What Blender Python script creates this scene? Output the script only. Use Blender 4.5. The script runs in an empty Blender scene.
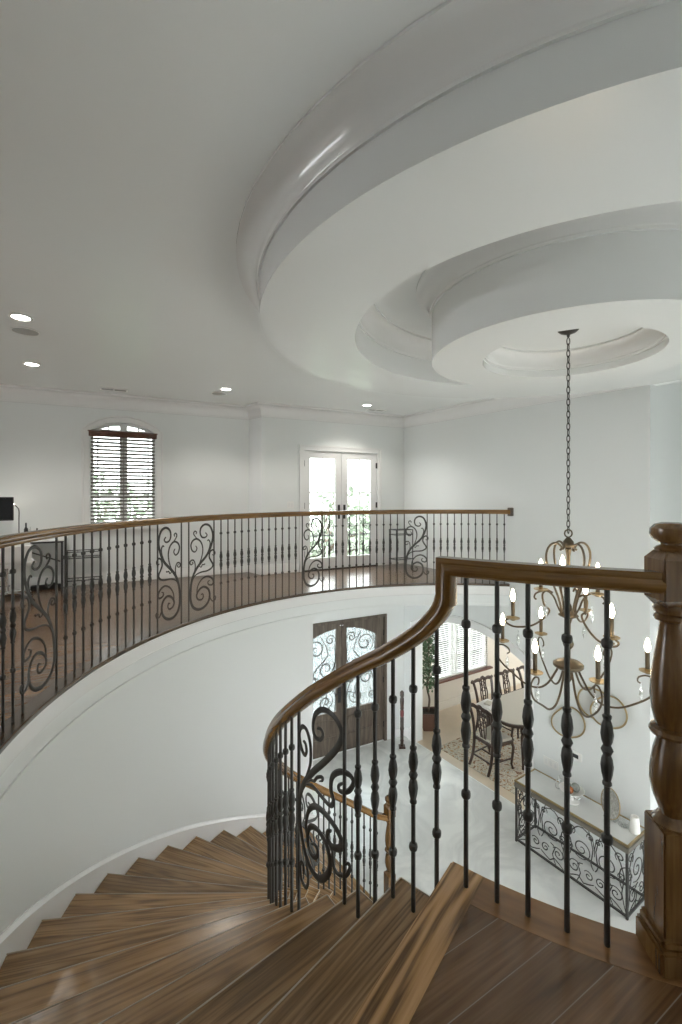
import bpy, math, random
from mathutils import Vector, Matrix
from mathutils.geometry import tessellate_polygon
random.seed(7)
sc = bpy.context.scene
COL = sc.collection
PI = math.pi
rad = math.radians

# ------------------------------------------------------------------ camera
F = 457.7; HORIZ = 494.3; EYE = 1.27
cam_d = bpy.data.cameras.new('camera'); cam = bpy.data.objects.new('camera', cam_d); COL.objects.link(cam)
cam_d.sensor_fit = 'HORIZONTAL'; cam_d.sensor_width = 36.0
cam_d.lens = 36.0 * F / 682.0
cam_d.shift_y = -(512 - HORIZ) / 682.0
cam_d.clip_start = 0.02; cam_d.clip_end = 300
cam.location = (0, 0, EYE); cam.rotation_euler = (PI / 2, 0, 0)
sc.camera = cam

def at(x, y, Y):
    return Vector(((x - 341) / F * Y, Y, EYE - (y - HORIZ) / F * Y))

# ------------------------------------------------------------------ key dimensions
CX, CY = 1.570, 3.161            # axis of the stair well
RB = 3.452                       # balcony railing radius
RI = 2.045                       # stair railing radius
RW = 3.41                        # curved wall radius
ZL = -3.17                       # foyer floor
ZC = 2.69                        # ceiling
SOF = -0.29                      # underside of the upper floor
RISER = 0.184; STEP = 6.62; A0 = 233.3
def cyl(a, r, z=0.0):
    a = rad(a); return Vector((CX + r * math.cos(a), CY + r * math.sin(a), z))
def nose(a): return -RISER * (A0 - a) / STEP

# ------------------------------------------------------------------ materials
def new_mat(name):
    m = bpy.data.materials.new(name); m.use_nodes = True
    nt = m.node_tree; b = nt.nodes['Principled BSDF']
    return m, nt, b
def plain(name, col, rough=0.5, metal=0.0, bump=0.0, bscale=60, var=0.0, vscale=3.0, coat=0.0, spec=None):
    m, nt, b = new_mat(name); N = nt.nodes; L = nt.links
    b.inputs['Base Color'].default_value = (*col, 1); b.inputs['Roughness'].default_value = rough
    b.inputs['Metallic'].default_value = metal
    if coat: b.inputs['Coat Weight'].default_value = coat; b.inputs['Coat Roughness'].default_value = 0.12
    if spec is not None: b.inputs['Specular IOR Level'].default_value = spec
    tc = N.new('ShaderNodeTexCoord')
    nz = N.new('ShaderNodeTexNoise'); nz.inputs['Scale'].default_value = vscale; nz.inputs['Detail'].default_value = 4
    L.new(tc.outputs['Object'], nz.inputs['Vector'])
    if var:
        mx = N.new('ShaderNodeMixRGB'); mx.blend_type = 'MIX'
        mx.inputs[1].default_value = (*[c * (1 - var) for c in col], 1); mx.inputs[2].default_value = (*[min(1, c * (1 + var)) for c in col], 1)
        L.new(nz.outputs['Fac'], mx.inputs[0]); L.new(mx.outputs[0], b.inputs['Base Color'])
    if bump:
        n2 = N.new('ShaderNodeTexNoise'); n2.inputs['Scale'].default_value = bscale; n2.inputs['Detail'].default_value = 3
        L.new(tc.outputs['Object'], n2.inputs['Vector'])
        bp = N.new('ShaderNodeBump'); bp.inputs['Strength'].default_value = bump; bp.inputs['Distance'].default_value = 0.01
        L.new(n2.outputs['Fac'], bp.inputs['Height']); L.new(bp.outputs[0], b.inputs['Normal'])
    return m
def emit(name, col, strength):
    m, nt, b = new_mat(name)
    b.inputs['Base Color'].default_value = (*col, 1)
    b.inputs['Emission Color'].default_value = (*col, 1); b.inputs['Emission Strength'].default_value = strength
    return m
def ramp(N, stops):
    r = N.new('ShaderNodeValToRGB'); e = r.color_ramp.elements
    e[0].position, e[0].color = stops[0][0], (*stops[0][1], 1)
    e[1].position, e[1].color = stops[-1][0], (*stops[-1][1], 1)
    for p, c in stops[1:-1]:
        k = e.new(p); k.color = (*c, 1)
    return r
def wood(name, dark, mid, light, rough=0.3, coord='Object', scale=(1.2, 14, 14), rings=0.5, random_per_object=False, coat=0.25, planks=None, blend=None):
    """grain runs along the local X axis (or along U for swept mouldings)"""
    m, nt, b = new_mat(name); N = nt.nodes; L = nt.links
    tc = N.new('ShaderNodeTexCoord')
    src = tc.outputs['UV' if coord == 'UV' else 'Object']
    if planks:
        rot = N.new('ShaderNodeMapping'); rot.inputs['Rotation'].default_value = (0, 0, -planks[0]); rot.inputs['Location'].default_value = (planks[3], planks[4], 0)
        L.new(src, rot.inputs['Vector']); src = rot.outputs[0]
        br = N.new('ShaderNodeTexBrick'); br.inputs['Scale'].default_value = 1.0
        br.inputs['Brick Width'].default_value = planks[1]; br.inputs['Row Height'].default_value = planks[2]
        br.inputs['Mortar Size'].default_value = 0.0015; br.inputs['Mortar Smooth'].default_value = 0.3; br.offset = 0.37
        br.inputs['Color1'].default_value = (0, 0, 0, 1); br.inputs['Color2'].default_value = (1, 1, 1, 1); br.inputs['Mortar'].default_value = (0.5, 0.5, 0.5, 1)
        L.new(src, br.inputs['Vector'])
    if random_per_object or planks:
        add = N.new('ShaderNodeVectorMath'); add.operation = 'ADD'; L.new(src, add.inputs[0])
        if planks:
            sc_ = N.new('ShaderNodeVectorMath'); sc_.operation = 'SCALE'; sc_.inputs['Scale'].default_value = 7.3
            L.new(br.outputs['Color'], sc_.inputs[0]); L.new(sc_.outputs[0], add.inputs[1])
        else:
            oi = N.new('ShaderNodeObjectInfo'); sc_ = N.new('ShaderNodeMath'); sc_.operation = 'MULTIPLY'; sc_.inputs[1].default_value = 19.0
            L.new(oi.outputs['Random'], sc_.inputs[0]); L.new(sc_.outputs[0], add.inputs[1])
        src = add.outputs[0]
    mp = N.new('ShaderNodeMapping'); mp.inputs['Scale'].default_value = scale; L.new(src, mp.inputs['Vector'])
    n1 = N.new('ShaderNodeTexNoise'); n1.inputs['Scale'].default_value = 1.0; n1.inputs['Detail'].default_value = 5; n1.inputs['Distortion'].default_value = 0.6
    L.new(mp.outputs[0], n1.inputs['Vector'])
    # cathedral figure: bands of a stretched noise
    mp2 = N.new('ShaderNodeMapping'); mp2.inputs['Scale'].default_value = tuple(q * (.42 if q == min(scale) else .34) for q in scale); L.new(src, mp2.inputs['Vector'])
    n2 = N.new('ShaderNodeTexNoise'); n2.inputs['Scale'].default_value = 1.0; n2.inputs['Detail'].default_value = 1.0; L.new(mp2.outputs[0], n2.inputs['Vector'])
    mul = N.new('ShaderNodeMath'); mul.operation = 'MULTIPLY'; mul.inputs[1].default_value = 60.0; L.new(n2.outputs['Fac'], mul.inputs[0])
    wob = N.new('ShaderNodeMath'); wob.operation = 'MULTIPLY_ADD'; wob.inputs[1].default_value = 5.0; L.new(n1.outputs['Fac'], wob.inputs[0]); L.new(mul.outputs[0], wob.inputs[2])
    sn = N.new('ShaderNodeMath'); sn.operation = 'SINE'; L.new(wob.outputs[0], sn.inputs[0])
    mr = N.new('ShaderNodeMapRange'); mr.inputs['From Min'].default_value = -1; mr.inputs['From Max'].default_value = 1
    L.new(sn.outputs[0], mr.inputs['Value'])
    # fine pores
    mp3 = N.new('ShaderNodeMapping'); mp3.inputs['Scale'].default_value = tuple(q * (4 if q == min(scale) else 6) for q in scale); L.new(src, mp3.inputs['Vector'])
    n3 = N.new('ShaderNodeTexNoise'); n3.inputs['Scale'].default_value = 1.0; n3.inputs['Detail'].default_value = 2; L.new(mp3.outputs[0], n3.inputs['Vector'])
    mix = N.new('ShaderNodeMix'); mix.data_type = 'FLOAT'; mix.inputs[0].default_value = blend or rings * 0.38
    L.new(n1.outputs['Fac'], mix.inputs[2]); L.new(mr.outputs[0], mix.inputs[3])
    mix2 = N.new('ShaderNodeMix'); mix2.data_type = 'FLOAT'; mix2.inputs[0].default_value = 0.38
    L.new(mix.outputs[0], mix2.inputs[2]); L.new(n3.outputs['Fac'], mix2.inputs[3])
    rp = ramp(N, [(0.28, dark), (0.5, mid), (0.72, light)]); L.new(mix2.outputs[0], rp.inputs[0])
    out = rp.outputs[0]
    if planks:
        hv = N.new('ShaderNodeHueSaturation'); mrv = N.new('ShaderNodeMapRange'); mrv.inputs['To Min'].default_value = 0.72; mrv.inputs['To Max'].default_value = 1.2
        L.new(br.outputs['Color'], mrv.inputs['Value']); L.new(mrv.outputs[0], hv.inputs['Value']); L.new(out, hv.inputs['Color'])
        seam_shine = N.new('ShaderNodeMixRGB'); seam_shine.inputs[2].default_value = (*planks[5], 1); L.new(br.outputs['Fac'], seam_shine.inputs[0]); L.new(hv.outputs[0], seam_shine.inputs[1])  # seams coloured pale to paint in the shine of bevelled board edges
        out = seam_shine.outputs[0]
    if random_per_object:
        hv = N.new('ShaderNodeHueSaturation'); mrv = N.new('ShaderNodeMapRange'); mrv.inputs['To Min'].default_value = 0.68; mrv.inputs['To Max'].default_value = 1.2
        L.new(oi.outputs['Random'], mrv.inputs['Value']); L.new(mrv.outputs[0], hv.inputs['Value']); L.new(out, hv.inputs['Color']); out = hv.outputs[0]
    L.new(out, b.inputs['Base Color'])
    b.inputs['Roughness'].default_value = rough
    b.inputs['Coat Weight'].default_value = coat; b.inputs['Coat Roughness'].default_value = 0.2
    bp = N.new('ShaderNodeBump'); bp.inputs['Strength'].default_value = 0.12; bp.inputs['Distance'].default_value = 0.004
    L.new(mix2.outputs[0], bp.inputs['Height']); L.new(bp.outputs[0], b.inputs['Normal'])
    return m
def glass(name, tint=(0.95, 0.98, 0.97), gloss=0.08, diffuse=0.0, bump=0.0):
    m = bpy.data.materials.new(name); m.use_nodes = True; nt = m.node_tree; N = nt.nodes; L = nt.links
    N.remove(N['Principled BSDF']); out = N['Material Output']
    tr = N.new('ShaderNodeBsdfTransparent'); tr.inputs[0].default_value = (*tint, 1)
    gl = N.new('ShaderNodeBsdfGlossy'); gl.inputs['Roughness'].default_value = 0.03
    mx = N.new('ShaderNodeMixShader'); mx.inputs[0].default_value = gloss
    L.new(tr.outputs[0], mx.inputs[1]); L.new(gl.outputs[0], mx.inputs[2]); last = mx
    if diffuse:
        tl = N.new('ShaderNodeBsdfTranslucent'); tl.inputs[0].default_value = (0.9, 0.95, 0.95, 1)
        m2 = N.new('ShaderNodeMixShader'); 
        tc = N.new('ShaderNodeTexCoord'); mp = N.new('ShaderNodeMapping'); mp.inputs['Scale'].default_value = (60, 60, 9); L.new(tc.outputs['Object'], mp.inputs['Vector'])
        nz = N.new('ShaderNodeTexNoise'); nz.inputs['Scale'].default_value = 1; nz.inputs['Detail'].default_value = 3; L.new(mp.outputs[0], nz.inputs['Vector'])
        mr = N.new('ShaderNodeMapRange'); mr.inputs['From Min'].default_value = 0.35; mr.inputs['From Max'].default_value = 0.65; mr.inputs['To Min'].default_value = diffuse * 0.35; mr.inputs['To Max'].default_value = diffuse
        L.new(nz.outputs['Fac'], mr.inputs['Value']); L.new(mr.outputs[0], m2.inputs[0])
        L.new(last.outputs[0], m2.inputs[1]); L.new(tl.outputs[0], m2.inputs[2]); last = m2
    L.new(last.outputs[0], out.inputs['Surface'])
    return m

M = {}
M['wall'] = plain('wall_paint', (0.78, 0.802, 0.797), 0.45, bump=0.02, bscale=180)
M['ceil'] = plain('ceiling_paint', (0.855, 0.876, 0.872), 0.26, bump=0.01, bscale=150)
M['ring'] = plain('ceiling_ring_paint', (0.80, 0.815, 0.812), 0.24)
M['trim'] = plain('trim_paint', (0.83, 0.832, 0.827), 0.16)
M['gloss'] = plain('gloss_moulding_paint', (0.81, 0.812, 0.807), 0.12)
M['cream'] = plain('cream_paint', (0.66, 0.615, 0.53), 0.5, bump=0.02, bscale=150)
M['floor'] = wood('oak_floor', (0.0605, 0.0286, 0.0112), (0.1404, 0.0709, 0.0304), (0.2236, 0.1252, 0.0615), 0.24, planks=(rad(30.6), 3.6, 0.1265, 0.9, -0.055, (0.26, 0.20, 0.15)), scale=(1.3, 22, 22))
M['tread'] = wood('oak_tread', (0.1105, 0.0590, 0.0221), (0.2901, 0.1667, 0.0709), (0.4354, 0.2696, 0.1315), 0.26, random_per_object=True, scale=(1.5, 30, 30), rings=0.9, blend=0.34)
M['nosing'] = wood('oak_nosing', (0.1165, 0.0602, 0.0250), (0.4153, 0.2305, 0.0950), (0.5632, 0.3344, 0.1584), 0.25, scale=(1.8, 24, 24), rings=1.0, blend=0.58)
M['ringboard'] = wood('oak_curved_board', (0.1063, 0.0504, 0.0201), (0.2617, 0.1332, 0.0546), (0.3810, 0.2071, 0.0937), 0.25, coord='UV', scale=(1.4, 12, 12))
M['edgeboard'] = wood('dark_oak_edge', (0.03, 0.018, 0.010), (0.075, 0.046, 0.026), (0.12, 0.078, 0.048), 0.25, coord='UV', scale=(1.4, 14, 14))
M['edgeglint'] = plain('painted_edge_highlight', (0.44, 0.36, 0.27), 0.3)  # pale tone painted in for light catching the tread edges
M['rail'] = wood('oak_handrail', (0.0885, 0.0399, 0.0079), (0.1979, 0.0989, 0.0248), (0.2982, 0.1638, 0.0513), 0.26, coord='UV', scale=(1.6, 16, 16), rings=0.35)
M['newel'] = wood('oak_newel', (0.0631, 0.0297, 0.0079), (0.1497, 0.0746, 0.0228), (0.2309, 0.1257, 0.0422), 0.22, coord='Object', scale=(16, 16, 1.6), rings=0.3)
M['oldwood'] = wood('grey_brown_door_wood', (0.045, 0.033, 0.024), (0.098, 0.076, 0.058), (0.155, 0.125, 0.098), 0.4, scale=(14, 14, 1.2), rings=0.3, coat=0.05)
M['mahog'] = wood('dark_mahogany', (0.018, 0.010, 0.007), (0.045, 0.025, 0.017), (0.085, 0.048, 0.032), 0.28, scale=(10, 10, 2), rings=0.3)
M['iron'] = plain('wrought_iron', (0.062, 0.061, 0.057), 0.45, 0.45, bump=0.05, bscale=220, var=0.25, vscale=30)
M['bronze'] = plain('aged_bronze', (0.115, 0.09, 0.060), 0.4, 0.7, bump=0.03, bscale=120, var=0.3, vscale=18)
M['gold'] = plain('brushed_gold', (0.38, 0.29, 0.16), 0.35, 0.85)
M['pewter'] = plain('dull_pewter', (0.22, 0.20, 0.17), 0.4, 0.6)
M['steel'] = plain('polished_steel', (0.7, 0.7, 0.7), 0.15, 1.0)
M['black'] = plain('matte_black', (0.015, 0.015, 0.016), 0.5)
M['screen'] = plain('screen_glass', (0.012, 0.013, 0.015), 0.08)
M['white'] = plain('white_lacquer', (0.83, 0.83, 0.81), 0.3)
M['fabric'] = plain('pale_upholstery', (0.56, 0.53, 0.47), 0.8, bump=0.2, bscale=300)
M['wax'] = plain('white_wax', (0.86, 0.85, 0.82), 0.5)
M['glass'] = glass('window_glass')
M['rain'] = glass('rain_glass', (0.80, 0.86, 0.88), 0.08, 0.30)
M['crystal'] = glass('crystal', (0.92, 0.93, 0.92), 0.35)
M['flame'] = emit('lamp_filament_glow', (1.0, 0.80, 0.52), 22.0)
M['led'] = emit('downlight_glow', (1.0, 0.97, 0.90), 14.0)
M['ledlamp'] = emit('desk_lamp_glow', (1.0, 0.93, 0.80), 9.0)
M['speaker'] = plain('speaker_grille', (0.50, 0.51, 0.50), 0.6, bump=0.4, bscale=500)
M['blind'] = wood('brown_blind_valance', (0.05, 0.018, 0.010), (0.115, 0.045, 0.026), (0.17, 0.075, 0.045), 0.3, scale=(2, 20, 20))
M['slat'] = plain('blind_slat', (0.26, 0.245, 0.23), 0.4)
M['whiteslat'] = plain('white_blind_slat', (0.80, 0.81, 0.80), 0.4)
M['sill'] = wood('red_brown_sill', (0.07, 0.022, 0.012), (0.14, 0.05, 0.03), (0.2, 0.08, 0.05), 0.3, scale=(2, 16, 16))
M['leaf'] = plain('ficus_leaf', (0.085, 0.155, 0.075), 0.45, var=0.4, vscale=9)
M['treeleaf'] = plain('garden_leaf', (0.36, 0.42, 0.33), 0.6, var=0.35, vscale=2)
M['bushleaf'] = plain('hedge_leaf', (0.062, 0.085, 0.066), 0.6, var=0.4, vscale=2)
M['bark'] = plain('bark', (0.12, 0.085, 0.06), 0.8, bump=0.3, bscale=60)
M['pot'] = plain('brown_clay', (0.145, 0.075, 0.05), 0.5, var=0.2, vscale=8)
M['soil'] = plain('soil', (0.03, 0.022, 0.015), 0.9, bump=0.4)
M['orange'] = plain('orange_glaze', (0.30, 0.10, 0.03), 0.25)
M['pearl'] = plain('mottled_grey_ball', (0.22, 0.23, 0.21), 0.3, var=0.5, vscale=40)
M['mirror'] = plain('mirror_glass', (0.72, 0.74, 0.73), 0.25, 0.35)
M['shell'] = plain('mother_of_pearl', (0.46, 0.45, 0.42), 0.25, 0.2, bump=0.6, bscale=55, var=0.75, vscale=40)
M['grass'] = plain('lawn', (0.07, 0.08, 0.055), 0.9, var=0.4, vscale=5)
M['paper'] = plain('paper', (0.8, 0.8, 0.78), 0.7)
M['red'] = plain('red_lacquer_band', (0.16, 0.03, 0.03), 0.4)
M['stone'] = plain('pale_stone_top', (0.66, 0.67, 0.66), 0.12, var=0.08, vscale=6)

def marble():
    m, nt, b = new_mat('polished_marble'); N = nt.nodes; L = nt.links
    tc = N.new('ShaderNodeTexCoord')
    n = N.new('ShaderNodeTexNoise'); n.inputs['Scale'].default_value = 1.1; n.inputs['Detail'].default_value = 7; n.inputs['Distortion'].default_value = 1.6
    L.new(tc.outputs['Object'], n.inputs['Vector'])
    rp = ramp(N, [(0.38, (0.72, 0.73, 0.71)), (0.5, (0.62, 0.63, 0.62)), (0.62, (0.76, 0.77, 0.75))]); L.new(n.outputs['Fac'], rp.inputs[0])
    L.new(rp.outputs[0], b.inputs['Base Color']); b.inputs['Roughness'].default_value = 0.14
    return m
M['marble'] = marble()
def tanfloor():
    return plain('tan_floor', (0.62, 0.52, 0.40), 0.3, var=0.12, vscale=4)
M['tan'] = tanfloor()
def rugmat():
    m, nt, b = new_mat('patterned_wool'); N = nt.nodes; L = nt.links
    tc = N.new('ShaderNodeTexCoord')
    v = N.new('ShaderNodeTexVoronoi'); v.inputs['Scale'].default_value = 4.2; L.new(tc.outputs['Object'], v.inputs['Vector'])
    w = N.new('ShaderNodeMath'); w.operation = 'MULTIPLY'; w.inputs[1].default_value = 22; L.new(v.outputs['Distance'], w.inputs[0])
    s = N.new('ShaderNodeMath'); s.operation = 'SINE'; L.new(w.outputs[0], s.inputs[0])
    n = N.new('ShaderNodeTexNoise'); n.inputs['Scale'].default_value = 11; n.inputs['Detail'].default_value = 5; n.inputs['Distortion'].default_value = 1.5; L.new(tc.outputs['Object'], n.inputs['Vector'])
    ad = N.new('ShaderNodeMath'); ad.operation = 'MULTIPLY_ADD'; ad.inputs[1].default_value = 0.13; L.new(s.outputs[0], ad.inputs[0]); L.new(n.outputs['Fac'], ad.inputs[2])
    rp = ramp(N, [(0.30, (0.23, 0.12, 0.07)), (0.41, (0.55, 0.49, 0.38)), (0.5, (0.62, 0.58, 0.48)), (0.57, (0.30, 0.30, 0.26)), (0.63, (0.60, 0.54, 0.42)), (0.74, (0.36, 0.19, 0.08))])
    L.new(ad.outputs[0], rp.inputs[0]); L.new(rp.outputs[0], b.inputs['Base Color']); b.inputs['Roughness'].default_value = 0.95
    return m
M['rug'] = rugmat()

# ------------------------------------------------------------------ mesh builder
class MB:
    def __init__(s): s.v = []; s.f = []; s.uv = {}
    def add(s, vs, fs, uvs=None):
        o = len(s.v); s.v += [Vector(p) for p in vs]
        for i, f in enumerate(fs):
            if uvs: s.uv[len(s.f)] = uvs[i]
            s.f.append([k + o for k in f])
        return s
    def box(s, c, size, rot=None, z=0.0):
        hx, hy, hz = [d / 2 for d in size]
        R = rot if rot is not None else Matrix.Rotation(z, 3, 'Z')
        vs = [Vector(c) + R @ Vector((x, y, w)) for w in (-hz, hz) for x, y in ((-hx, -hy), (hx, -hy), (hx, hy), (-hx, hy))]
        return s.add(vs, [(3, 2, 1, 0), (4, 5, 6, 7), (0, 1, 5, 4), (1, 2, 6, 5), (2, 3, 7, 6), (3, 0, 4, 7)])
    def bar(s, p, q, w, d=None, up=Vector((0, 0, 1))):
        p = Vector(p); q = Vector(q); t = (q - p); Ln = t.length; t.normalize(); d = d or w
        if abs(t.dot(up)) > 0.99: up = Vector((1, 0, 0))
        x = t.cross(up).normalized(); y = x.cross(t)
        R = Matrix((x, t, y)).transposed()
        return s.box((p + q) / 2, (w, Ln, d), R)
    def ring(s, rings, closed=True, caps=True, uvs=None):
        n = len(rings[0]); vs = [p for r in rings for p in r]; fs = []; U = [] if uvs else None
        m = n if closed else n - 1
        for i in range(len(rings) - 1):
            for j in range(m):
                k = (j + 1) % n
                fs.append((i * n + j, i * n + k, (i + 1) * n + k, (i + 1) * n + j))
                if uvs:
                    u0, u1 = uvs[i], uvs[i + 1]; U.append([(u0, j / n * .3), (u0, (j + 1) / n * .3), (u1, (j + 1) / n * .3), (u1, j / n * .3)])
        if caps:
            b = (len(rings) - 1) * n
            fs.append(tuple(reversed(range(n)))); fs.append(tuple(range(b, b + n)))
            if uvs: U += [[(0, 0)] * n, [(0, 0)] * n]
        return s.add(vs, fs, U)
    def tube(s, pts, r, n=8, flat=None, nrm=None):
        """round (or flattened: flat = half thickness along nrm) tube; r a number or f(t)"""
        pts = [Vector(p) for p in pts]; rings = []; prev = None
        for i, p in enumerate(pts):
            t = (pts[min(i + 1, len(pts) - 1)] - pts[max(i - 1, 0)])
            if t.length < 1e-9: t = Vector((0, 0, 1))
            t.normalize()
            rr = r(i / (len(pts) - 1)) if callable(r) else r
            if nrm is not None:
                nn = nrm(p) if callable(nrm) else Vector(nrm)
            else:
                nn = prev if prev is not None else (Vector((0, 0, 1)) if abs(t.z) < 0.9 else Vector((1, 0, 0)))
            nn = nn - t * nn.dot(t)
            if nn.length < 1e-6: nn = t.orthogonal()
            nn.normalize(); prev = nn; bb = t.cross(nn)
            fl = flat if flat else rr
            rings.append([p + nn * fl * math.sin(2 * PI * k / n) + bb * rr * math.cos(2 * PI * k / n) for k in range(n)])
        return s.ring(rings)
    def lathe(s, prof, c=(0, 0, 0), n=24, axis=None):
        c = Vector(c); R = axis if axis is not None else Matrix.Identity(3)
        rings = [[c + R @ Vector((max(r, 1e-5) * math.cos(2 * PI * k / n), max(r, 1e-5) * math.sin(2 * PI * k / n), z)) for k in range(n)] for r, z in prof]
        return s.ring(rings)
    def hoop(s, prof, c=(0, 0, 0), n=24, axis=None):
        c = Vector(c); R = axis if axis is not None else Matrix.Identity(3)
        rings = [[c + R @ Vector((r * math.cos(2 * PI * k / n), r * math.sin(2 * PI * k / n), z)) for k in range(n)] for r, z in prof]
        return s.ring(rings + [rings[0]], caps=False)
    def sphere(s, c, r, n=12, sz=(1, 1, 1)):
        m = n // 2 + 1
        rings = [[Vector(c) + Vector((r * sz[0] * math.sin(PI * i / m) * math.cos(2 * PI * k / n), r * sz[1] * math.sin(PI * i / m) * math.sin(2 * PI * k / n), -r * sz[2] * math.cos(PI * i / m))) for k in range(n)] for i in range(1, m)]
        return s.ring(rings)
    def prism(s, poly, z0, z1, holes=()):
        """plan polygon (with holes) extruded from z0 to z1"""
        loops = [list(poly)] + [list(h) for h in holes]
        flat = [Vector((p[0], p[1], 0)) for l in loops for p in l]
        tris = tessellate_polygon([[Vector((p[0], p[1], 0)) for p in l] for l in loops])
        n = len(flat); vs = [Vector((p.x, p.y, z0)) for p in flat] + [Vector((p.x, p.y, z1)) for p in flat]; fs = []
        for t in tris:
            a, b, c = [flat[i] for i in t]
            if (b - a).cross(c - a).z < 0: t = (t[0], t[2], t[1])
            fs.append((t[2], t[1], t[0])); fs.append((t[0] + n, t[1] + n, t[2] + n))
        o = 0
        for l in loops:
            m = len(l)
            for i in range(m):
                j = (i + 1) % m; fs.append((o + i, o + j, o + j + n, o + i + n))
            o += m
        return s.add(vs, fs)
    def slab(s, poly, org, ex, ez, depth, holes=()):
        """polygon in the plane (ex, ez) through org extruded by the vector depth"""
        t = MB(); t.prism(poly, 0.0, 1.0, holes)
        org = Vector(org); ex = Vector(ex); ez = Vector(ez); depth = Vector(depth)
        return s.add([org + ex * p.x + ez * p.y + depth * p.z for p in t.v], t.f)
    def build(s, name, mat, parent=None, smooth=True, sharp=35, bevel=0.0, loc=None):
        me = bpy.data.meshes.new(name); me.from_pydata([tuple(p) for p in s.v], [], s.f)
        import bmesh
        bm = bmesh.new(); bm.from_mesh(me)
        if bevel:
            bmesh.ops.remove_doubles(bm, verts=bm.verts, dist=1e-5)
        bmesh.ops.recalc_face_normals(bm, faces=bm.faces)
        if bevel:
            es = [e for e in bm.edges if len(e.link_faces) == 2 and e.calc_face_angle(0) > rad(40)]
            bmesh.ops.bevel(bm, geom=es, offset=bevel, segments=2, affect='EDGES', clamp_overlap=True)
        if s.uv and not bevel:
            ul = bm.loops.layers.uv.new('uv'); bm.faces.ensure_lookup_table()
            vidx = {}
            for i, us in s.uv.items():
                m = {vi: u for vi, u in zip(s.f[i], us)}
                for lp in bm.faces[i].loops: lp[ul].uv = m.get(lp.vert.index, (0, 0))
        bm.to_mesh(me); bm.free()
        for p in me.polygons: p.use_smooth = smooth
        if smooth: me.set_sharp_from_angle(angle=rad(sharp))
        me.materials.append(M[mat] if isinstance(mat, str) else mat)
        o = bpy.data.objects.new(name, me); COL.objects.link(o)
        if parent is not None: o.parent = parent
        if loc is not None: o.location = loc
        return o
def link(o, parent=None):
    COL.objects.link(o)
    if parent is not None: o.parent = parent
    return o
def tag(o, label=None, cat=None, group=None, kind=None):
    if label: o['label'] = label
    if cat: o['category'] = cat
    if group: o['group'] = group
    if kind: o['kind'] = kind
    return o
def empty(name, loc=(0, 0, 0), rz=0.0, **kw):
    o = bpy.data.objects.new(name, None); COL.objects.link(o); o.location = loc; o.rotation_euler = (0, 0, rz); o.empty_display_size = 0.1
    return tag(o, **kw)
def copy_tree(o, parent=None):
    c = o.copy(); link(c)
    c.parent = parent
    for ch in list(o.children): copy_tree(ch, c)
    return c
def structure(o, label, cat): return tag(o, label, cat, kind='structure')

def arc(prof, a0, a1, n, zf=None, mb=None, c=(CX, CY), uvr=None):
    """closed profile [(r, z)] swept round the well's axis"""
    mb = mb or MB(); rings = []; us = []
    for i in range(n + 1):
        a = a0 + (a1 - a0) * i / n; dz = zf(a) if zf else 0
        ca, sa = math.cos(rad(a)), math.sin(rad(a))
        rings.append([Vector((c[0] + r * ca, c[1] + r * sa, z + dz)) for r, z in prof])
        us.append(rad(a) * prof[0][0])
    return mb.ring(rings, uvs=us if uvr else None)
def sweep(path, prof, side, mb=None, uv=True):
    """profile [(side, up)] along a 3D path; side(p) gives the horizontal side vector, corners mitred"""
    mb = mb or MB(); rings = []; us = []; d = 0.0
    for i, p in enumerate(path):
        t0 = (path[i] - path[i - 1]).normalized() if i else None
        t1 = (path[i + 1] - path[i]).normalized() if i < len(path) - 1 else None
        if t0 is None: t = t1; k = 1
        elif t1 is None: t = t0; k = 1
        else:
            t = (t0 + t1).normalized(); k = 1 / max(0.45, t.dot(t1))
        s = side(p); s = (s - t * s.dot(t)).normalized(); u = s.cross(t)
        if i: d += (path[i] - path[i - 1]).length
        us.append(d)
        rings.append([p + s * x + u * (y * k) for x, y in prof])
    return mb.ring(rings, uvs=us if uv else None)
def catmull(pts, m=7):
    P = [pts[0]] + list(pts) + [pts[-1]]; out = []
    for i in range(1, len(P) - 2):
        p0, p1, p2, p3 = P[i - 1], P[i], P[i + 1], P[i + 2]
        for k in range(m):
            t = k / m
            out.append(tuple(0.5 * ((2 * b) + (c - a) * t + (2 * a - 5 * b + 4 * c - d) * t * t + (-a + 3 * b - 3 * c + d) * t ** 3) for a, b, c, d in zip(p0, p1, p2, p3)))
    out.append(tuple(pts[-1])); return out
def spiral(cx, cz, r0, a0, turns, r1=0.15, n=26, sgn=1):
    return [(cx + r0 * (1 - (1 - r1) * i / n) * math.cos(a0 + sgn * 2 * PI * turns * i / n), cz + r0 * (1 - (1 - r1) * i / n) * math.sin(a0 + sgn * 2 * PI * turns * i / n)) for i in range(n + 1)]

# =================================================================== SETTING
U = Vector((0.891, 0.454, 0))                 # along the front facade
RD = Vector((-0.566, 0.824, 0)); RN = Vector((0.824, 0.566, 0))     # right wall: along, outward
RP = Vector((2.5, 6.5, 0))
def rw(s, z=0): return RP + RD * s + Vector((0, 0, z))
LW0 = Vector((-8.6, 3.89, 0)); LW1 = Vector((-1.508, 7.503, 0))
J1 = Vector((-1.25, 7.215, 0)); CR = Vector((1.163, 8.45, 0))
WALLOUT = Vector((-0.454, 0.891, 0))
LU = (LW1 - LW0).normalized(); LN = Vector((-LU.y, LU.x, 0)); LLEN = (LW1 - LW0).length
DU = (CR - J1).normalized(); DN = Vector((-DU.y, DU.x, 0)); DLEN = (CR - J1).length
def ray_s(x, P, D):
    """distance along the wall line P + D s at which picture column x meets it"""
    t = (x - 341) / F
    return (P.x - t * P.y) / (t * D.y - D.x)
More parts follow.
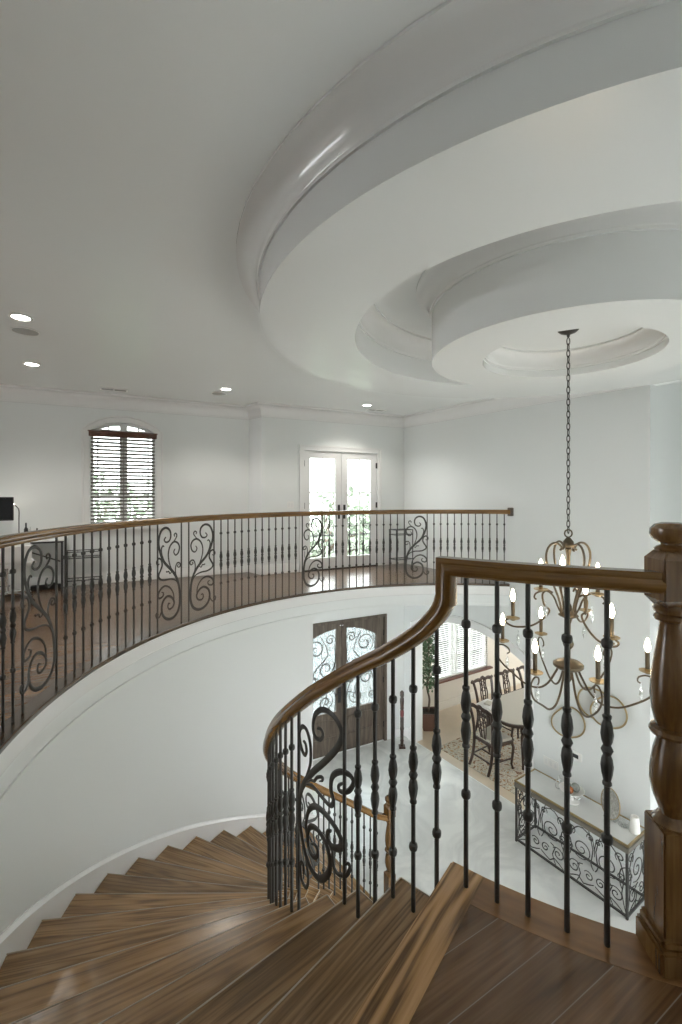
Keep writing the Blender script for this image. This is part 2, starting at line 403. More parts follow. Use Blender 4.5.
def arch_loop(s0, s1, z0, zs, rise, n=14):
    c = (s0 + s1) / 2; h = (s1 - s0) / 2
    return [(s0, z0), (s1, z0)] + [(c + h * math.cos(PI * i / n), zs + rise * math.sin(PI * i / n)) for i in range(n + 1)]
def seg_loop(s0, s1, z0, zs, rise, n=14):
    """flat segmental arch"""
    h = (s1 - s0) / 2; R = (h * h + rise * rise) / (2 * rise); c = (s0 + s1) / 2; th = math.asin(h / R)
    return [(s0, z0), (s1, z0)] + [(c + R * math.sin(th - 2 * th * i / n), zs - R + rise + R * math.cos(th - 2 * th * i / n)) for i in range(n + 1)]
Z3 = Vector((0, 0, 1))

# -- floors
def arcpts(r, a0, a1, n): return [(CX + r * math.cos(rad(a0 + (a1 - a0) * i / n)), CY + r * math.sin(rad(a0 + (a1 - a0) * i / n))) for i in range(n + 1)]
def upper_poly(rb, ri):
    e = rw(-0.02); q = rw(0.02)
    a_start = 76.2
    return (arcpts(rb, a_start, A0, 110) + arcpts(ri, A0, 262, 20) + [(2.6, -2.4), (-9.0, -2.4), (LW0.x, LW0.y), (LW1.x, LW1.y), (J1.x, J1.y), (CR.x, CR.y)])
mb = MB(); mb.prism(upper_poly(3.50, 2.08), -0.02, 0.0)
structure(mb.build('floor', 'floor', smooth=False), 'dark oak plank floor of the upper landing and balcony', 'floor')
ub = arc([(3.385, -0.02), (3.389, -0.032), (3.50, -0.032), (3.50, 0.0005), (3.391, 0.0005), (3.385, -0.005)], 76.2, A0 - 2.2, 120, uvr=True)
structure(ub.build('trim_1', 'edgeboard'), 'curved oak border board along the balcony edge', 'floor border')
rb = arc([(1.965, -0.008), (1.975, 0.0008), (2.10, 0.0008), (2.10, -0.03), (1.975, -0.03), (1.965, -0.022)], A0 + 0.4, 262, 24, uvr=True)
structure(rb.build('trim_2', 'ringboard'), 'curved oak border board at the landing edge under the balusters', 'floor border')
# landing nosing board (straight, radial)
tdir = cyl(A0, 1) - cyl(A0, 0); ndir = Vector((-tdir.y, tdir.x, 0))
nb = MB(); pin = cyl(A0, 1.966); Lnb = 1.42
nb.box((Lnb / 2, 0.05, -0.014), (Lnb, 0.124, 0.034))
o = nb.build('trim_3', 'nosing', bevel=0.007); o.location = pin + Vector((0, 0, -0.0015)); o.rotation_euler = (0, 0, math.atan2(tdir.y, tdir.x))
structure(o, 'orange-toned oak nosing board at the top of the curved stair', 'stair nosing')
mb = MB(); mb.prism(upper_poly(RW + 0.012, 2.0), SOF, -0.0325)
structure(mb.build('ceiling_2', 'wall', smooth=False), 'white underside of the upper floor over the foyer', 'ceiling')
fa = arc([(RW, -0.165), (RW - 0.014, -0.155), (RW - 0.014, -0.05), (RW - 0.020, -0.045), (RW - 0.02, -0.033), (RW + 0.02, -0.033), (RW + 0.02, -0.165)], 76.2, A0 - 2.2, 120)
structure(fa.build('trim_4', 'trim'), 'white curved fascia band under the balcony edge', 'trim')
fl0 = J1 + DU * -2.2 + DN * .12; fl1 = CR + DN * .12
mb = MB(); mb.prism([(-9, -3), (8.1, -3), (8.1, 5.2), (6.9, 5.2), (6.45, 12.2), (1.05, 8.85), (fl1.x, fl1.y), (fl0.x, fl0.y), (-9, 3.4)], ZL - 0.1, ZL)
structure(mb.build('floor_2', 'marble'), 'polished pale marble foyer floor', 'floor')

# -- left wall with arched window, jog, door wall, right wall
ws0 = ray_s(89.5, LW0, LU); ws1 = ray_s(156, LW0, LU)
WZ0, WZS, WRISE = 0.80, 2.165, 0.15
wl = MB(); wl.slab([(0, -0.3), (LLEN + 0.0, -0.3), (LLEN, ZC + 0.1), (0, ZC + 0.1)], LW0, LU, Z3, LN * 0.18, [seg_loop(ws0, ws1, WZ0, WZS, WRISE)])
structure(wl.build('wall_left', 'wall', smooth=False), 'white wall with the arched window behind the balcony', 'wall')
wj = MB(); jd = (J1 - LW1); jn = Vector((-jd.y, jd.x, 0)).normalized()
wj.prism([(LW1.x, LW1.y), (J1.x, J1.y), (J1.x + DN.x * .18, J1.y + DN.y * .18), (LW1.x + LN.x * .18 + .1, LW1.y + LN.y * .18)], SOF, ZC + 0.1)
structure(wj.build('wall_jog', 'wall', smooth=False), 'narrow white wall return left of the glazed doors', 'wall')
ds0 = ray_s(304, J1, DU); ds1 = ray_s(377, J1, DU); DH = 2.0
fs1 = ray_s(386.5, J1, DU); fsm = ray_s(342, J1, DU); fs0 = 2 * fsm - fs1; FZ1 = -0.885
wd = MB(); wd.slab([(-2.2, ZL), (DLEN + .1, ZL), (DLEN + .1, ZC + 0.1), (0, ZC + 0.1), (0, SOF), (-2.2, SOF)], J1, DU, Z3, DN * 0.18,
    [[(ds0, 0.0), (ds1, 0.0), (ds1, DH), (ds0, DH)], [(fs0, ZL + 0.004), (fs1, ZL + 0.004), (fs1, FZ1), (fs0, FZ1)]])
structure(wd.build('wall_front', 'wall', smooth=False), 'white front wall with glazed doors above and entry doors below', 'wall')
SR = -1.683                                                   # right wall ends here
ar0, ar1 = -0.126, 2.046
wr = MB()
arch = seg_loop(ar0, ar1, ZL + 0.002, -1.10, 0.28, 20)
wr.slab([(SR, ZL), (2.36, ZL), (2.36, ZC + 0.1), (-6.5, ZC + 0.1), (-6.5, 2.50), (SR, 2.50)], RP, RD, Z3, RN * 0.16, [arch])
wr.slab([(SR, ZL), (SR + 0.16, ZL), (SR + 0.16, ZC + .1), (SR, ZC + .1)], RP + RN * 0.16, RD, Z3, RN * 0.75)
structure(wr.build('wall_right', 'wall', smooth=False), 'tall bright white wall behind the chandelier with an arched opening', 'wall')
wb = MB(); wb.slab([(SR, ZL), (-6.5, ZL), (-6.5, ZC + .1), (SR, ZC + .1)], RP + RN * 0.9, RD, Z3, RN * 0.15)
structure(wb.build('wall_recess', 'wall', smooth=False), 'recessed shaded wall at the right edge', 'wall')
# curved stair wall
a_end = 124.6
cw = arc([(RW, ZL), (RW + 0.15, ZL), (RW + 0.15, SOF - 0.001), (RW, SOF - 0.001)], a_end, A0 + 4, 110)
structure(cw.build('wall_curved', 'wall'), 'curved white wall beside the descending stair', 'wall')
# header piece with the rounded corner over the entry opening
hd = MB(); hd_poly = []
hd = arc([(RW, SOF - 0.03), (RW + 0.15, SOF - 0.03), (RW + 0.15, SOF), (RW, SOF)], 76.4, a_end, 50)
# small quarter fillet at the top of the opening
rf = 0.10
rings = []
for i in range(9):
    th = PI / 2 * i / 8
    aa = a_end - math.degrees((rf - rf * math.sin(th)) / RW); zz = SOF - 0.03 - rf + rf * math.cos(th)
    # boundary point on the fillet, and the corner it fills towards
    rings.append((aa, zz))
fil = MB(); cor = (a_end, SOF - 0.03)
vs = []; 
for r in (RW, RW + 0.15):
    vs.append(cyl(cor[0], r, cor[1]))
    for i in range(9):
        th = PI / 2 * i / 8
        aa = a_end - math.degrees((rf - rf * math.cos(th)) / RW); zz = SOF - 0.03 - rf + rf * math.sin(th)
        vs.append(cyl(aa, r, zz))
fs = []
for i in range(1, 9):
    fs.append((0, i, i + 1)); fs.append((10, 10 + i + 1, 10 + i)); fs.append((i, i + 10, i + 11, i + 1))
hd.add(vs, fs)
structure(hd.build('wall_header', 'wall'), 'curved white header over the foyer opening', 'wall')
# casing of the arched opening
cas = MB(); mid = (ar0 + ar1) / 2; hw = (ar1 - ar0) / 2
arch_in = [(ar1, ZL)] + seg_loop(ar0, ar1, ZL, -1.10, 0.28, 24)[2:] + [(ar0, ZL)]
w_ = 0.13
arch_out = [(ar1 + w_, ZL)] + seg_loop(ar0 - w_, ar1 + w_, ZL, -1.10 + .085, 0.28 + .045, 24)[2:] + [(ar0 - w_, ZL)]
rings = []
for (s, z), (s2, z2) in zip(arch_in, arch_out):
    q = lambda t, d: RP + RD * (s + (s2 - s) * t) + Z3 * (z + (z2 - z) * t) - RN * d
    rings.append([q(0, 0), q(0, 0.018), q(.8, 0.022), q(.85, 0.034), q(1, 0.034), q(1, 0)])
cas.ring(rings)
for s_ in (ar1 + 0.07,): cas.box(RP + RD * s_ + Z3 * (ZL + 0.12) - RN * 0.02, (0.17, 0.05, 0.24), z=math.atan2(RD.y, RD.x))
structure(cas.build('trim_5', 'trim'), 'white casing round the arched dining-room opening', 'trim')

bk = MB(); bk.slab([(-9.0, -0.02), (6.4, -0.02), (6.4, ZC + .1), (-9.0, ZC + .1)], (0, -2.4, 0), (1, 0, 0), Z3, (0, -.15, 0))
structure(bk.build('wall_back', 'wall', smooth=False), 'white wall behind the landing', 'wall')
fb = MB(); fb.slab([(-9.0, ZL), (9.0, ZL), (9.0, SOF), (-9.0, SOF)], (0, -2.9, 0), (1, 0, 0), Z3, (0, -.15, 0), [[(2.2, ZL + .5), (6.0, ZL + .5), (6.0, SOF - .4), (2.2, SOF - .4)]])  # unseen opening, added and sized to set how bright the foyer gets
structure(fb.build('wall_foyer_back', 'wall', smooth=False), 'white back wall of the foyer with an unseen opening sized for daylight', 'wall')
fr = MB(); fr.slab([(-2.9, ZL), (6.2, ZL), (6.2, SOF), (-2.9, SOF)], (8.0, 0, 0), (0, 1, 0), Z3, (.15, 0, 0), [[(-.5, ZL + .6), (3.2, ZL + .6), (3.2, SOF - .4), (-.5, SOF - .4)]])
structure(fr.build('wall_foyer_side', 'wall', smooth=False), 'white side wall of the foyer with a wide window opening', 'wall')
q = rw(-6.5) + RN * .9
bs = MB(); bs.prism([(q.x, q.y), (q.x + .15, q.y), (6.55, -2.55), (6.4, -2.55)], -0.02, ZC + .1)
structure(bs.build('wall_side', 'wall', smooth=False), 'white side wall right of the landing', 'wall')

lf = MB(); lf.slab([(-2.5, SOF), (4.1, SOF), (4.1, ZC + .1), (-2.5, ZC + .1)], (-8.6, 0, 0), (0, 1, 0), Z3, (-.15, 0, 0), [[(.6, .3), (3.4, .3), (3.4, 2.45), (.6, 2.45)]])
structure(lf.build('wall_far_left', 'wall', smooth=False), 'white end wall of the upper room with a wide window opening', 'wall')
# -- ceiling with the stepped round recess
mb = MB(); mb.prism([(-9, -2.4), (9, -2.4), (9, 9.6), (-9, 9.6)], ZC, ZC + 0.08, [arcpts(1.9, 0, 360 - 360 / 72, 71)])
structure(mb.build('ceiling', 'ceil', smooth=False), 'flat pale ceiling of the upper floor', 'ceiling')
def cove(r0, z0, r1, z1, n=8):
    """ogee-like crown from the face (r0, z0) out to the ceiling (r1, z1)"""
    out = []
    for i in range(n + 1):
        t = i / n
        out.append((r0 + (r1 - r0) * (1 - math.cos(t * PI / 2)) ** 0.9, z0 + (z1 - z0) * math.sin(t * PI / 2) ** 0.95))
    return out
def crown(rf_, zb, rc, zc):
    s = 1 if rc > rf_ else -1
    return [(rf_, zb - 0.012), (rf_ + s * 0.012, zb - 0.012), (rf_ + s * 0.012, zb + 0.004)] + cove(rf_ + s * 0.016, zb + 0.01, rc - s * 0.008, zc - 0.012) + [(rc, zc - 0.012), (rc, zc)]
R1o, R1i, R2o, R2i = 2.10, 1.473, 0.925, 0.566
prof = list(reversed(crown(R1o, 2.56, 2.237, ZC))) + [(R1o, 2.371), (R1i, 2.371)] + crown(R1i, 2.575, 1.36, 2.735)
prof += list(reversed(crown(R2o, 2.575, 1.038, 2.735)))
prof += [(R2o, 2.223), (R2i, 2.223)] + crown(R2i, 2.285, 0.482, 2.41) + [(0.02, 2.41), (0.02, 2.80), (2.237, 2.80)]
rg = MB(); rings = []
n = 144
rings = [[Vector((CX + r * math.cos(2 * PI * k / n), CY + r * math.sin(2 * PI * k / n), z)) for k in range(n)] for r, z in prof]
rg.ring(rings + [rings[0]], caps=False)
ro = rg.build('ceiling_3', 'ring', sharp=28); ro.data.materials.append(M['gloss'])
for p_ in ro.data.polygons:
    r_ = math.hypot(p_.center.x - CX, p_.center.y - CY); z_ = p_.center.z
    if (2.553 < z_ < 2.689 and r_ > 2.1) or (2.566 < z_ < 2.733 and 1.36 < r_ < 1.472) or (2.566 < z_ < 2.733 and .926 < r_ < 1.036) or (2.276 < z_ < 2.408 and .483 < r_ < .565): p_.material_index = 1
structure(ro, 'stepped round ceiling rings with cove mouldings over the stair well', 'ceiling')

# -- crown moulding and baseboards round the upper walls
def run(path, prof, name, mat, label, cat, inward):
    """horizontal moulding: prof [(distance from wall, z)], mitred at the corners"""
    rings = []
    for i, p in enumerate(path):
        t0 = (path[i] - path[i - 1]).normalized() if i else None
        t1 = (path[i + 1] - path[i]).normalized() if i < len(path) - 1 else None
        t = t0 or t1
        if t0 is not None and t1 is not None:
            n0 = Vector((-t0.y, t0.x, 0)) * inward; n1 = Vector((-t1.y, t1.x, 0)) * inward
            nn = (n0 + n1); nn = nn / max(0.3, nn.dot(n0))
        else: nn = Vector((-t.y, t.x, 0)) * inward
        rings.append([Vector((p.x, p.y, 0)) + nn * d + Z3 * z for d, z in prof])
    mb = MB(); mb.ring(rings)
    return structure(mb.build(name, mat), label, cat)
cp = [(0, 2.49), (0.014, 2.49), (0.016, 2.506), (0.024, 2.512)] + [(0.026 + 0.10 * (1 - math.cos(t * PI / 2)), 2.525 + 0.135 * math.sin(t * PI / 2)) for t in (0, .17, .33, .5, .67, .83, 1)] + [(0.137, 2.662), (0.14, ZC - 0.0005), (0, ZC - 0.0005)]
run([LW0, LW1, J1, CR, rw(-6.4)], cp, 'trim_6', 'trim', 'white crown moulding round the upper walls', 'moulding', -1)
bp_ = [(0, 0.0), (0.018, 0.0), (0.018, 0.115), (0.011, 0.128), (0.011, 0.145), (0, 0.15)]
def fl(v, z): return [(d, zz + z) for d, zz in v]
run([LW0, LW1, J1, J1 + DU * (ds0 - 0.1)], bp_, 'baseboard_left', 'trim', 'white baseboard along the window wall', 'baseboard', -1)
run([J1 + DU * (ds1 + 0.1), CR, rw(0.05)], bp_, 'baseboard_right', 'trim', 'white baseboard in the far balcony corner', 'baseboard', -1)
run([J1 + DU * (fs1 + 0.1), CR, rw(ar1 + 0.16)], fl(bp_, ZL), 'baseboard_front', 'trim', 'white baseboard beside the entry doors', 'baseboard', -1)
run([rw(ar0 - 0.14), rw(SR)], fl(bp_, ZL), 'baseboard_foyer', 'trim', 'white baseboard behind the console table', 'baseboard', -1)
# skirting that climbs with the stair
sk = arc([(RW + 0.0, -0.42), (RW - 0.016, -0.42), (RW - 0.016, 0.075), (RW - 0.026, 0.08), (RW - 0.026, 0.092), (RW - 0.014, 0.105), (RW - 0.010, 0.118), (RW, 0.118)], 121.0, A0 - 1.0, 110, zf=lambda a: max(nose(a), -3.25))
structure(sk.build('baseboard_stair', 'trim'), 'white moulded skirting board climbing the curved wall', 'baseboard')

# =================================================================== WINDOWS AND DOORS
def frame_on(P, D, N):
    """local frame on a wall: (s, z, out) with out towards the room"""
    return lambda s, z, o=0.0: P + D * s + Z3 * z - N * o
def window_arched():
    f = frame_on(LW0, LU, LN)
    root = empty('window_1', f((ws0 + ws1) / 2, WZ0), **dict(label='arched upstairs window with brown blinds on the left wall', cat='window', kind='structure'))
    inv = -Vector(root.location)
    def put(mb, n, m, **k):
        for p in mb.v: p += inv
        return mb.build(n, m, root, **k)
    # casing
    out = seg_loop(ws0, ws1, WZ0, WZS, WRISE, 20)[1:]; out = out + [(ws0, WZ0)]
    mid = (ws0 + ws1) / 2; rings = []
    W = 0.10
    big = seg_loop(ws0 - W, ws1 + W, WZ0, WZS + 0.03, WRISE + 0.065, 20)[1:] + [(ws0 - W, WZ0)]
    for (s, z), (s2, z2) in zip(out, big):
        q = lambda t, o: f(s + (s2 - s) * t, z + (z2 - z) * t, o)
        rings.append([q(0, 0), q(0, .012), q(.75, .016), q(.8, .03), q(1, .03), q(1, 0)])
    mb = MB(); mb.ring(rings); mb.box(f(mid, WZ0 - 0.02, .03), (ws1 - ws0 + .26, .08, .035), z=math.atan2(LU.y, LU.x)); mb.box(f(mid, WZ0 - 0.08, .008), (ws1 - ws0 + .2, .02, .09), z=math.atan2(LU.y, LU.x))
    put(mb, 'window_casing', 'trim')
    mb = MB(); rings = []
    inn = seg_loop(ws0 + .05, ws1 - .05, WZ0 + .05, WZS - .0, WRISE - .04, 20); ou = seg_loop(ws0, ws1, WZ0, WZS, WRISE, 20)
    for (s, z), (s2, z2) in list(zip(inn, ou)) + [(inn[0], ou[0])]:
        rings.append([f(s, z, -.07), f(s, z, -.12), f(s2, z2, -.12), f(s2, z2, -.07)])
    mb.ring(rings, caps=False)
    zr = math.atan2(LU.y, LU.x)
    mb.box(f(mid, (WZ0 + WZS + WRISE) / 2, -.095), (0.10, .05, WZS + WRISE - WZ0), z=zr)
    mb.box(f(mid, WZS + .02, -.095), (ws1 - ws0, .05, .05), z=zr)
    for q in (0.27, 0.73): mb.box(f(ws0 + (ws1 - ws0) * q, WZS + .07, -.095), (0.02, .03, .13), z=zr)
    for zz in (1.25, 1.7): mb.box(f(mid, zz, -.095), (ws1 - ws0, .03, .02), z=zr)
    put(mb, 'window_frame', 'trim')
    mb = MB(); mb.slab(seg_loop(ws0 + .03, ws1 - .03, WZ0 + .03, WZS, WRISE - .03), f(0, 0, -.105), LU, Z3, LN * 0.006); put(mb, 'window_pane', 'glass', smooth=False)
    # blind: a thing of its own
    b = empty('window_blind', f(mid, WZS - .08, -.02), label='brown slatted blind lowered over the arched upstairs window', cat='blind')
    inv2 = -Vector(b.location)
    def putb(mb, n, m, **k):
        for p in mb.v: p += inv2
        return mb.build(n, m, b, **k)
    wv = ws1 - ws0
    mb = MB(); mb.box(f(mid, WZS - .035, -.012), (wv + .03, .05, .075), z=zr); mb.box(f(mid, WZS + .004, -.008), (wv + .045, .06, .016), z=zr); putb(mb, 'valance', 'blind', bevel=.004)
    mb = MB(); k = 24
    for i in range(k):
        z = WZ0 + .06 + (WZS - .1 - WZ0 - .06) * i / (k - 1)
        R = Matrix.Rotation(zr, 3, 'Z') @ Matrix.Rotation(rad(-38), 3, 'X')
        mb.box(f(mid, z, -.03), (wv - .03, .046, .0035), R)
    putb(mb, 'slats', 'slat', smooth=False)
    mb = MB(); mb.box(f(mid, WZ0 + .03, -.03), (wv - .03, .05, .022), z=zr); putb(mb, 'bottom_rail', 'slat')
    mb = MB()
    for q in (.12, .5, .88): mb.box(f(ws0 + wv * q, (WZ0 + WZS) / 2, -.055), (.012, .001, WZS - WZ0 - .1), z=zr)
    putb(mb, 'ladder_tape', 'slat')
    mb = MB(); mb.tube([f(ws0 + .10, WZS - .08, .012), f(ws0 + .10, 1.64, .012)], .003, 6); mb.sphere(f(ws0 + .10, 1.63, .012), .009, 8); putb(mb, 'wand', 'black')
window_arched()

def scroll_mesh(mb, curves, mapf, w, nrm, flat=0.005, n=6, taper=True, m=6):
    for c in curves:
        k = c[0] if isinstance(c[0], (int, float)) else 1.0
        pts = c[1] if isinstance(c[0], (int, float)) else c
        P = [mapf(u, v) for u, v in catmull(pts, m)]
        f = (lambda t, k=k: w * k * (0.55 + 0.75 * math.sin(PI * min(1, max(0, t))) )) if taper else w * k
        mb.tube(P, f, n, flat=flat, nrm=nrm)

def french_doors():
    f = frame_on(J1, DU, DN); zr = math.atan2(DU.y, DU.x)
    root = empty('door_1', f((ds0 + ds1) / 2, 0), label='white double glazed doors at the far side of the balcony', cat='door', kind='structure')
    inv = -Vector(root.location); mid = (ds0 + ds1) / 2
    def put(mb, n, m, p=root, **k):
        for q in mb.v: q += inv
        return mb.build(n, m, p, **k)
    mb = MB(); W = .085
    for (s, z, sx, sz) in ((ds0 - W / 2, DH / 2 + W / 2, W, DH + W), (ds1 + W / 2, DH / 2 + W / 2, W, DH + W), (mid, DH + W / 2, ds1 - ds0, W)):
        mb.box(f(s, z, .009), (sx, .018, sz), z=zr)
    for (s, z, sx, sz) in ((ds0 - W + .012, DH / 2 + W / 2, .024, DH + W), (ds1 + W - .012, DH / 2 + W / 2, .024, DH + W), (mid, DH + W - .012, ds1 - ds0 + 2 * W, .024)):
        mb.box(f(s, z, .018), (sx, .02, sz), z=zr)
    put(mb, 'door_casing', 'trim', bevel=.003)
    half = (ds1 - ds0) / 2
    for k in (0, 1):
        a = ds0 + k * half + .003; b = a + half - .006
        g0, g1 = (a + .125, b - .075) if k == 0 else (a + .075, b - .125)
        g0, g1 = a + .115, b - .115
        z0, z1 = .20, 1.875
        mb = MB(); mb.slab([(a, .012), (b, .012), (b, DH - .004), (a, DH - .004)], f(0, 0, -.02), DU, Z3, DN * .045, [[(g0, z0), (g1, z0), (g1, z1), (g0, z1)]])
        for (s, z, sx, sz) in ((a, 0, 0, 0),): pass
        leaf = put(mb, 'door_leaf', 'trim', smooth=False)
        mb = MB(); m_ = (g0 + g1) / 2
        mb.box(f(m_, (z0 + z1) / 2, -.03), (.016, .03, z1 - z0), z=zr)
        for zz in (1.30, .73): mb.box(f(m_, zz, -.03), (g1 - g0, .03, .016), z=zr)
        put(mb, 'muntin', 'trim', leaf)
        mb = MB(); mb.slab([(g0 - .01, z0 - .01), (g1 + .01, z0 - .01), (g1 + .01, z1 + .01), (g0 - .01, z1 + .01)], f(0, 0, -.042), DU, Z3, DN * .006); put(mb, 'glass_pane', 'glass', leaf, smooth=False)
        mb = MB(); hs = b - .05 if k == 0 else a + .05
        mb.box(f(hs, .97, -.012), (.035, .016, .24), z=zr); mb.tube([f(hs, .98, -.005), f(hs, .98, .05)], .009, 8); mb.tube([f(hs, .98, .045), f(hs + (-.10 if k == 0 else .10), .975, .045)], .009, 8)
        put(mb, 'door_handle', 'black', leaf)
        hg = a if k == 0 else b
        for zz in (.28, 1.08, 1.78):
            mb = MB(); mb.tube([f(hg, zz - .05, .004), f(hg, zz + .05, .004)], .009, 8); mb.box(f(hg, zz, -.012), (.03, .012, .095), z=zr); put(mb, 'hinge', 'black', leaf)
    mb = MB(); mb.box(f(mid, .006, -.03), (ds1 - ds0, .12, .012), z=zr); put(mb, 'threshold', 'black')
french_doors()

def entry_doors():
    f = frame_on(J1, DU, DN); zr = math.atan2(DU.y, DU.x); mid = fsm
    root = empty('door_2', f(mid, ZL), label='grey-brown wooden double entry doors with scrolled iron glass', cat='door', kind='structure')
    inv = -Vector(root.location)
    def put(mb, n, m, p=root, **k):
        for q in mb.v: q += inv
        return mb.build(n, m, p, **k)
    mb = MB(); fw = .05; H = FZ1 - ZL
    for (s, z, sx, sz) in ((fs0 + fw / 2, ZL + H / 2, fw, H), (fs1 - fw / 2, ZL + H / 2, fw, H), (mid, FZ1 - fw / 2, fs1 - fs0 - 2 * fw, fw)):
        mb.box(f(s, z, -.05), (sx, .14, sz), z=zr)
    put(mb, 'door_frame', 'oldwood', bevel=.003)
    half = (fs1 - fs0 - 2 * fw) / 2; gz0 = ZL + .72
    zt = lambda s: -1.03 - 0.30 * ((s - mid) / (half)) ** 2          # one arch across both leaves
    for k in (0, 1):
        a = fs0 + fw + k * half + .003; b = a + half - .006
        g0, g1 = (a + .15, b - .095) if k == 0 else (a + .095, b - .15)
        top = [(g0 + (g1 - g0) * (1 - i / 10), zt(g0 + (g1 - g0) * (1 - i / 10))) for i in range(11)]
        hole = [(g0, gz0), (g1, gz0)] + top
        mb = MB(); mb.slab([(a, ZL + .015), (b, ZL + .015), (b, FZ1 - fw - .004), (a, FZ1 - fw - .004)], f(0, 0, -.02), DU, Z3, DN * .055, [hole])
        leaf = put(mb, 'door_leaf', 'oldwood', smooth=False)
        # raised panels below the glass: arched one over a low one
        mb = MB()
        pz = lambda s: gz0 - .10 - .09 * ((s - (mid + (k - .5) * half)) / (half * .5)) ** 2
        p0, p1 = a + .10, b - .10
        pan = [(p0, ZL + .36), (p1, ZL + .36)] + [(p1 - (p1 - p0) * i / 10, pz(p1 - (p1 - p0) * i / 10)) for i in range(11)]
        mb.slab(pan, f(0, 0, -.008), DU, Z3, DN * .02)
        mb.slab([(p0, ZL + .1), (p1, ZL + .1), (p1, ZL + .31), (p0, ZL + .31)], f(0, 0, -.008), DU, Z3, DN * .02)
        put(mb, 'raised_panel', 'oldwood', leaf, bevel=.006)
        mb = MB(); hole2 = [(g0 - .008, gz0 - .008), (g1 + .008, gz0 - .008)] + [(s, z + .008) for s, z in top]
        mb.slab(hole2, f(0, 0, -.055), DU, Z3, DN * .008); put(mb, 'glass_pane', 'rain', leaf, smooth=False)
        mb = MB(); gw = g1 - g0; gh = -1.08 - gz0
        sg = 1 if k == 1 else -1
        mapf = lambda u, v: f((g0 + g1) / 2 + sg * (u - .5) * gw, gz0 + v * gh, -.035)
        cur = []
        for (cu, cv, r, a0_, sn) in ((.62, .80, .30, -.9, 1), (.30, .55, .28, 2.3, 1), (.68, .36, .28, -.6, 1), (.33, .14, .24, 2.2, 1), (.18, .90, .16, 3.6, -1), (.14, .36, .14, 3.9, -1), (.86, .58, .13, .4, -1), (.86, .12, .13, -.5, -1)):
            sp = spiral(0, 0, r, a0_, 1.6, .12, 22, sn); asp = gw / gh
            cur.append([(cu + x, cv + y * asp) for x, y in sp])
        cur += [[(.5, 0), (.28, .26), (.72, .5), (.25, .72), (.5, .97)], [(.95, .02), (.98, .25), (.80, .46), (.97, .66), (.9, .9)], [(.03, .02), (.02, .2), (.2, .42), (.02, .62), (.05, .84)]]
        scroll_mesh(mb, cur, mapf, .0095, DN, .007, 5, m=3)
        put(mb, 'iron_scrollwork', 'iron', leaf)
        mb = MB(); hs = b - .045 if k == 0 else a + .045
        mb.box(f(hs, ZL + 1.02, -.01), (.05, .018, .30), z=zr); mb.tube([f(hs, ZL + 1.05, 0), f(hs, ZL + 1.05, .05)], .01, 8); mb.tube([f(hs, ZL + 1.05, .048), f(hs + (-.1 if k == 0 else .1), ZL + 1.04, .048)], .01, 8)
        put(mb, 'door_handle', 'black', leaf)
        if k == 1:
            for zz in (.3, 1.1, 1.95):
                mb = MB(); mb.tube([f(b, ZL + zz - .05, -.012), f(b, ZL + zz + .05, -.012)], .01, 8); put(mb, 'hinge', 'black', leaf)
    mb = MB()
    for s in (-.022, .022): mb.sphere(f(mid + s, FZ1 - .095, -.012), .014, 8)
    put(mb, 'latch', 'steel')
entry_doors()

# -- dining room beyond the arch
DP = Vector((1.80, 9.27, 0)); DD = Vector((0.85, 0.527, 0)).normalized(); DNN = Vector((-DD.y, DD.x, 0))
dw0 = ray_s(432, DP, DD); dw1 = ray_s(487.5, DP, DD)
dsl = -2.55
w = MB(); w.slab([(-.85, ZL), (5.5, ZL), (5.5, SOF), (-.85, SOF)], DP, DD, Z3, DNN * .15, [[(dw0, dsl), (dw1, dsl), (dw1, -1.15), (dw0, -1.15)]])
structure(w.build('wall_dining_front', 'cream', smooth=False), 'cream dining-room wall with the white shuttered window', 'wall')
pa = CR + RN * .16 + RD * -0.15; pb = DP + DD * -.85
w = MB(); w.prism([(pa.x, pa.y), (pa.x - .12, pa.y + .07), (pb.x - .15, pb.y + .05), (pb.x, pb.y)], ZL, SOF)
structure(w.build('wall_dining_left', 'cream', smooth=False), 'short cream dining-room wall behind the potted tree', 'wall')
pc = DP + DD * 5.5; pd_ = rw(-4.0) + RN * 2.6
ez = (pd_ - pc); EL = ez.length; ez.normalize(); en = Vector((-ez.y, ez.x, 0))
w = MB(); w.slab([(0, ZL), (EL, ZL), (EL, SOF), (0, SOF)], pc, ez, Z3, en * .15, [[(1.2, ZL + .9), (EL - 1.8, ZL + .9), (EL - 1.8, SOF - .6), (1.2, SOF - .6)]])  # opening is out of view, added to brighten the dining room
structure(w.build('wall_dining_right', 'cream', smooth=False), 'cream far wall of the dining room with an unseen opening added for daylight', 'wall')
tf = MB(); q0 = rw(2.2) + RN * .02; q1 = rw(-1.5) + RN * .02; q2 = pc; q3 = pb
tf.prism([(q0.x, q0.y), (q1.x, q1.y), (q1.x + RN.x * 3.5, q1.y + RN.y * 3.5), (q2.x, q2.y), (q3.x, q3.y)], ZL, ZL + .004)
structure(tf.build('floor_3', 'tan'), 'warm tan dining-room floor', 'floor')
dc = MB(); e1 = rw(2.36) + RN * .16; e2 = rw(-4) + RN * .16
dc.prism([(e1.x, e1.y), (e2.x, e2.y), (pd_.x, pd_.y), (pc.x, pc.y), (pb.x, pb.y)], SOF, SOF + .05)
structure(dc.build('ceiling_4', 'ceil', smooth=False), 'dining-room ceiling', 'ceiling')
run([pb, pc], fl(bp_, ZL), 'baseboard_dining', 'cream', 'cream baseboard under the dining-room window', 'baseboard', -1)
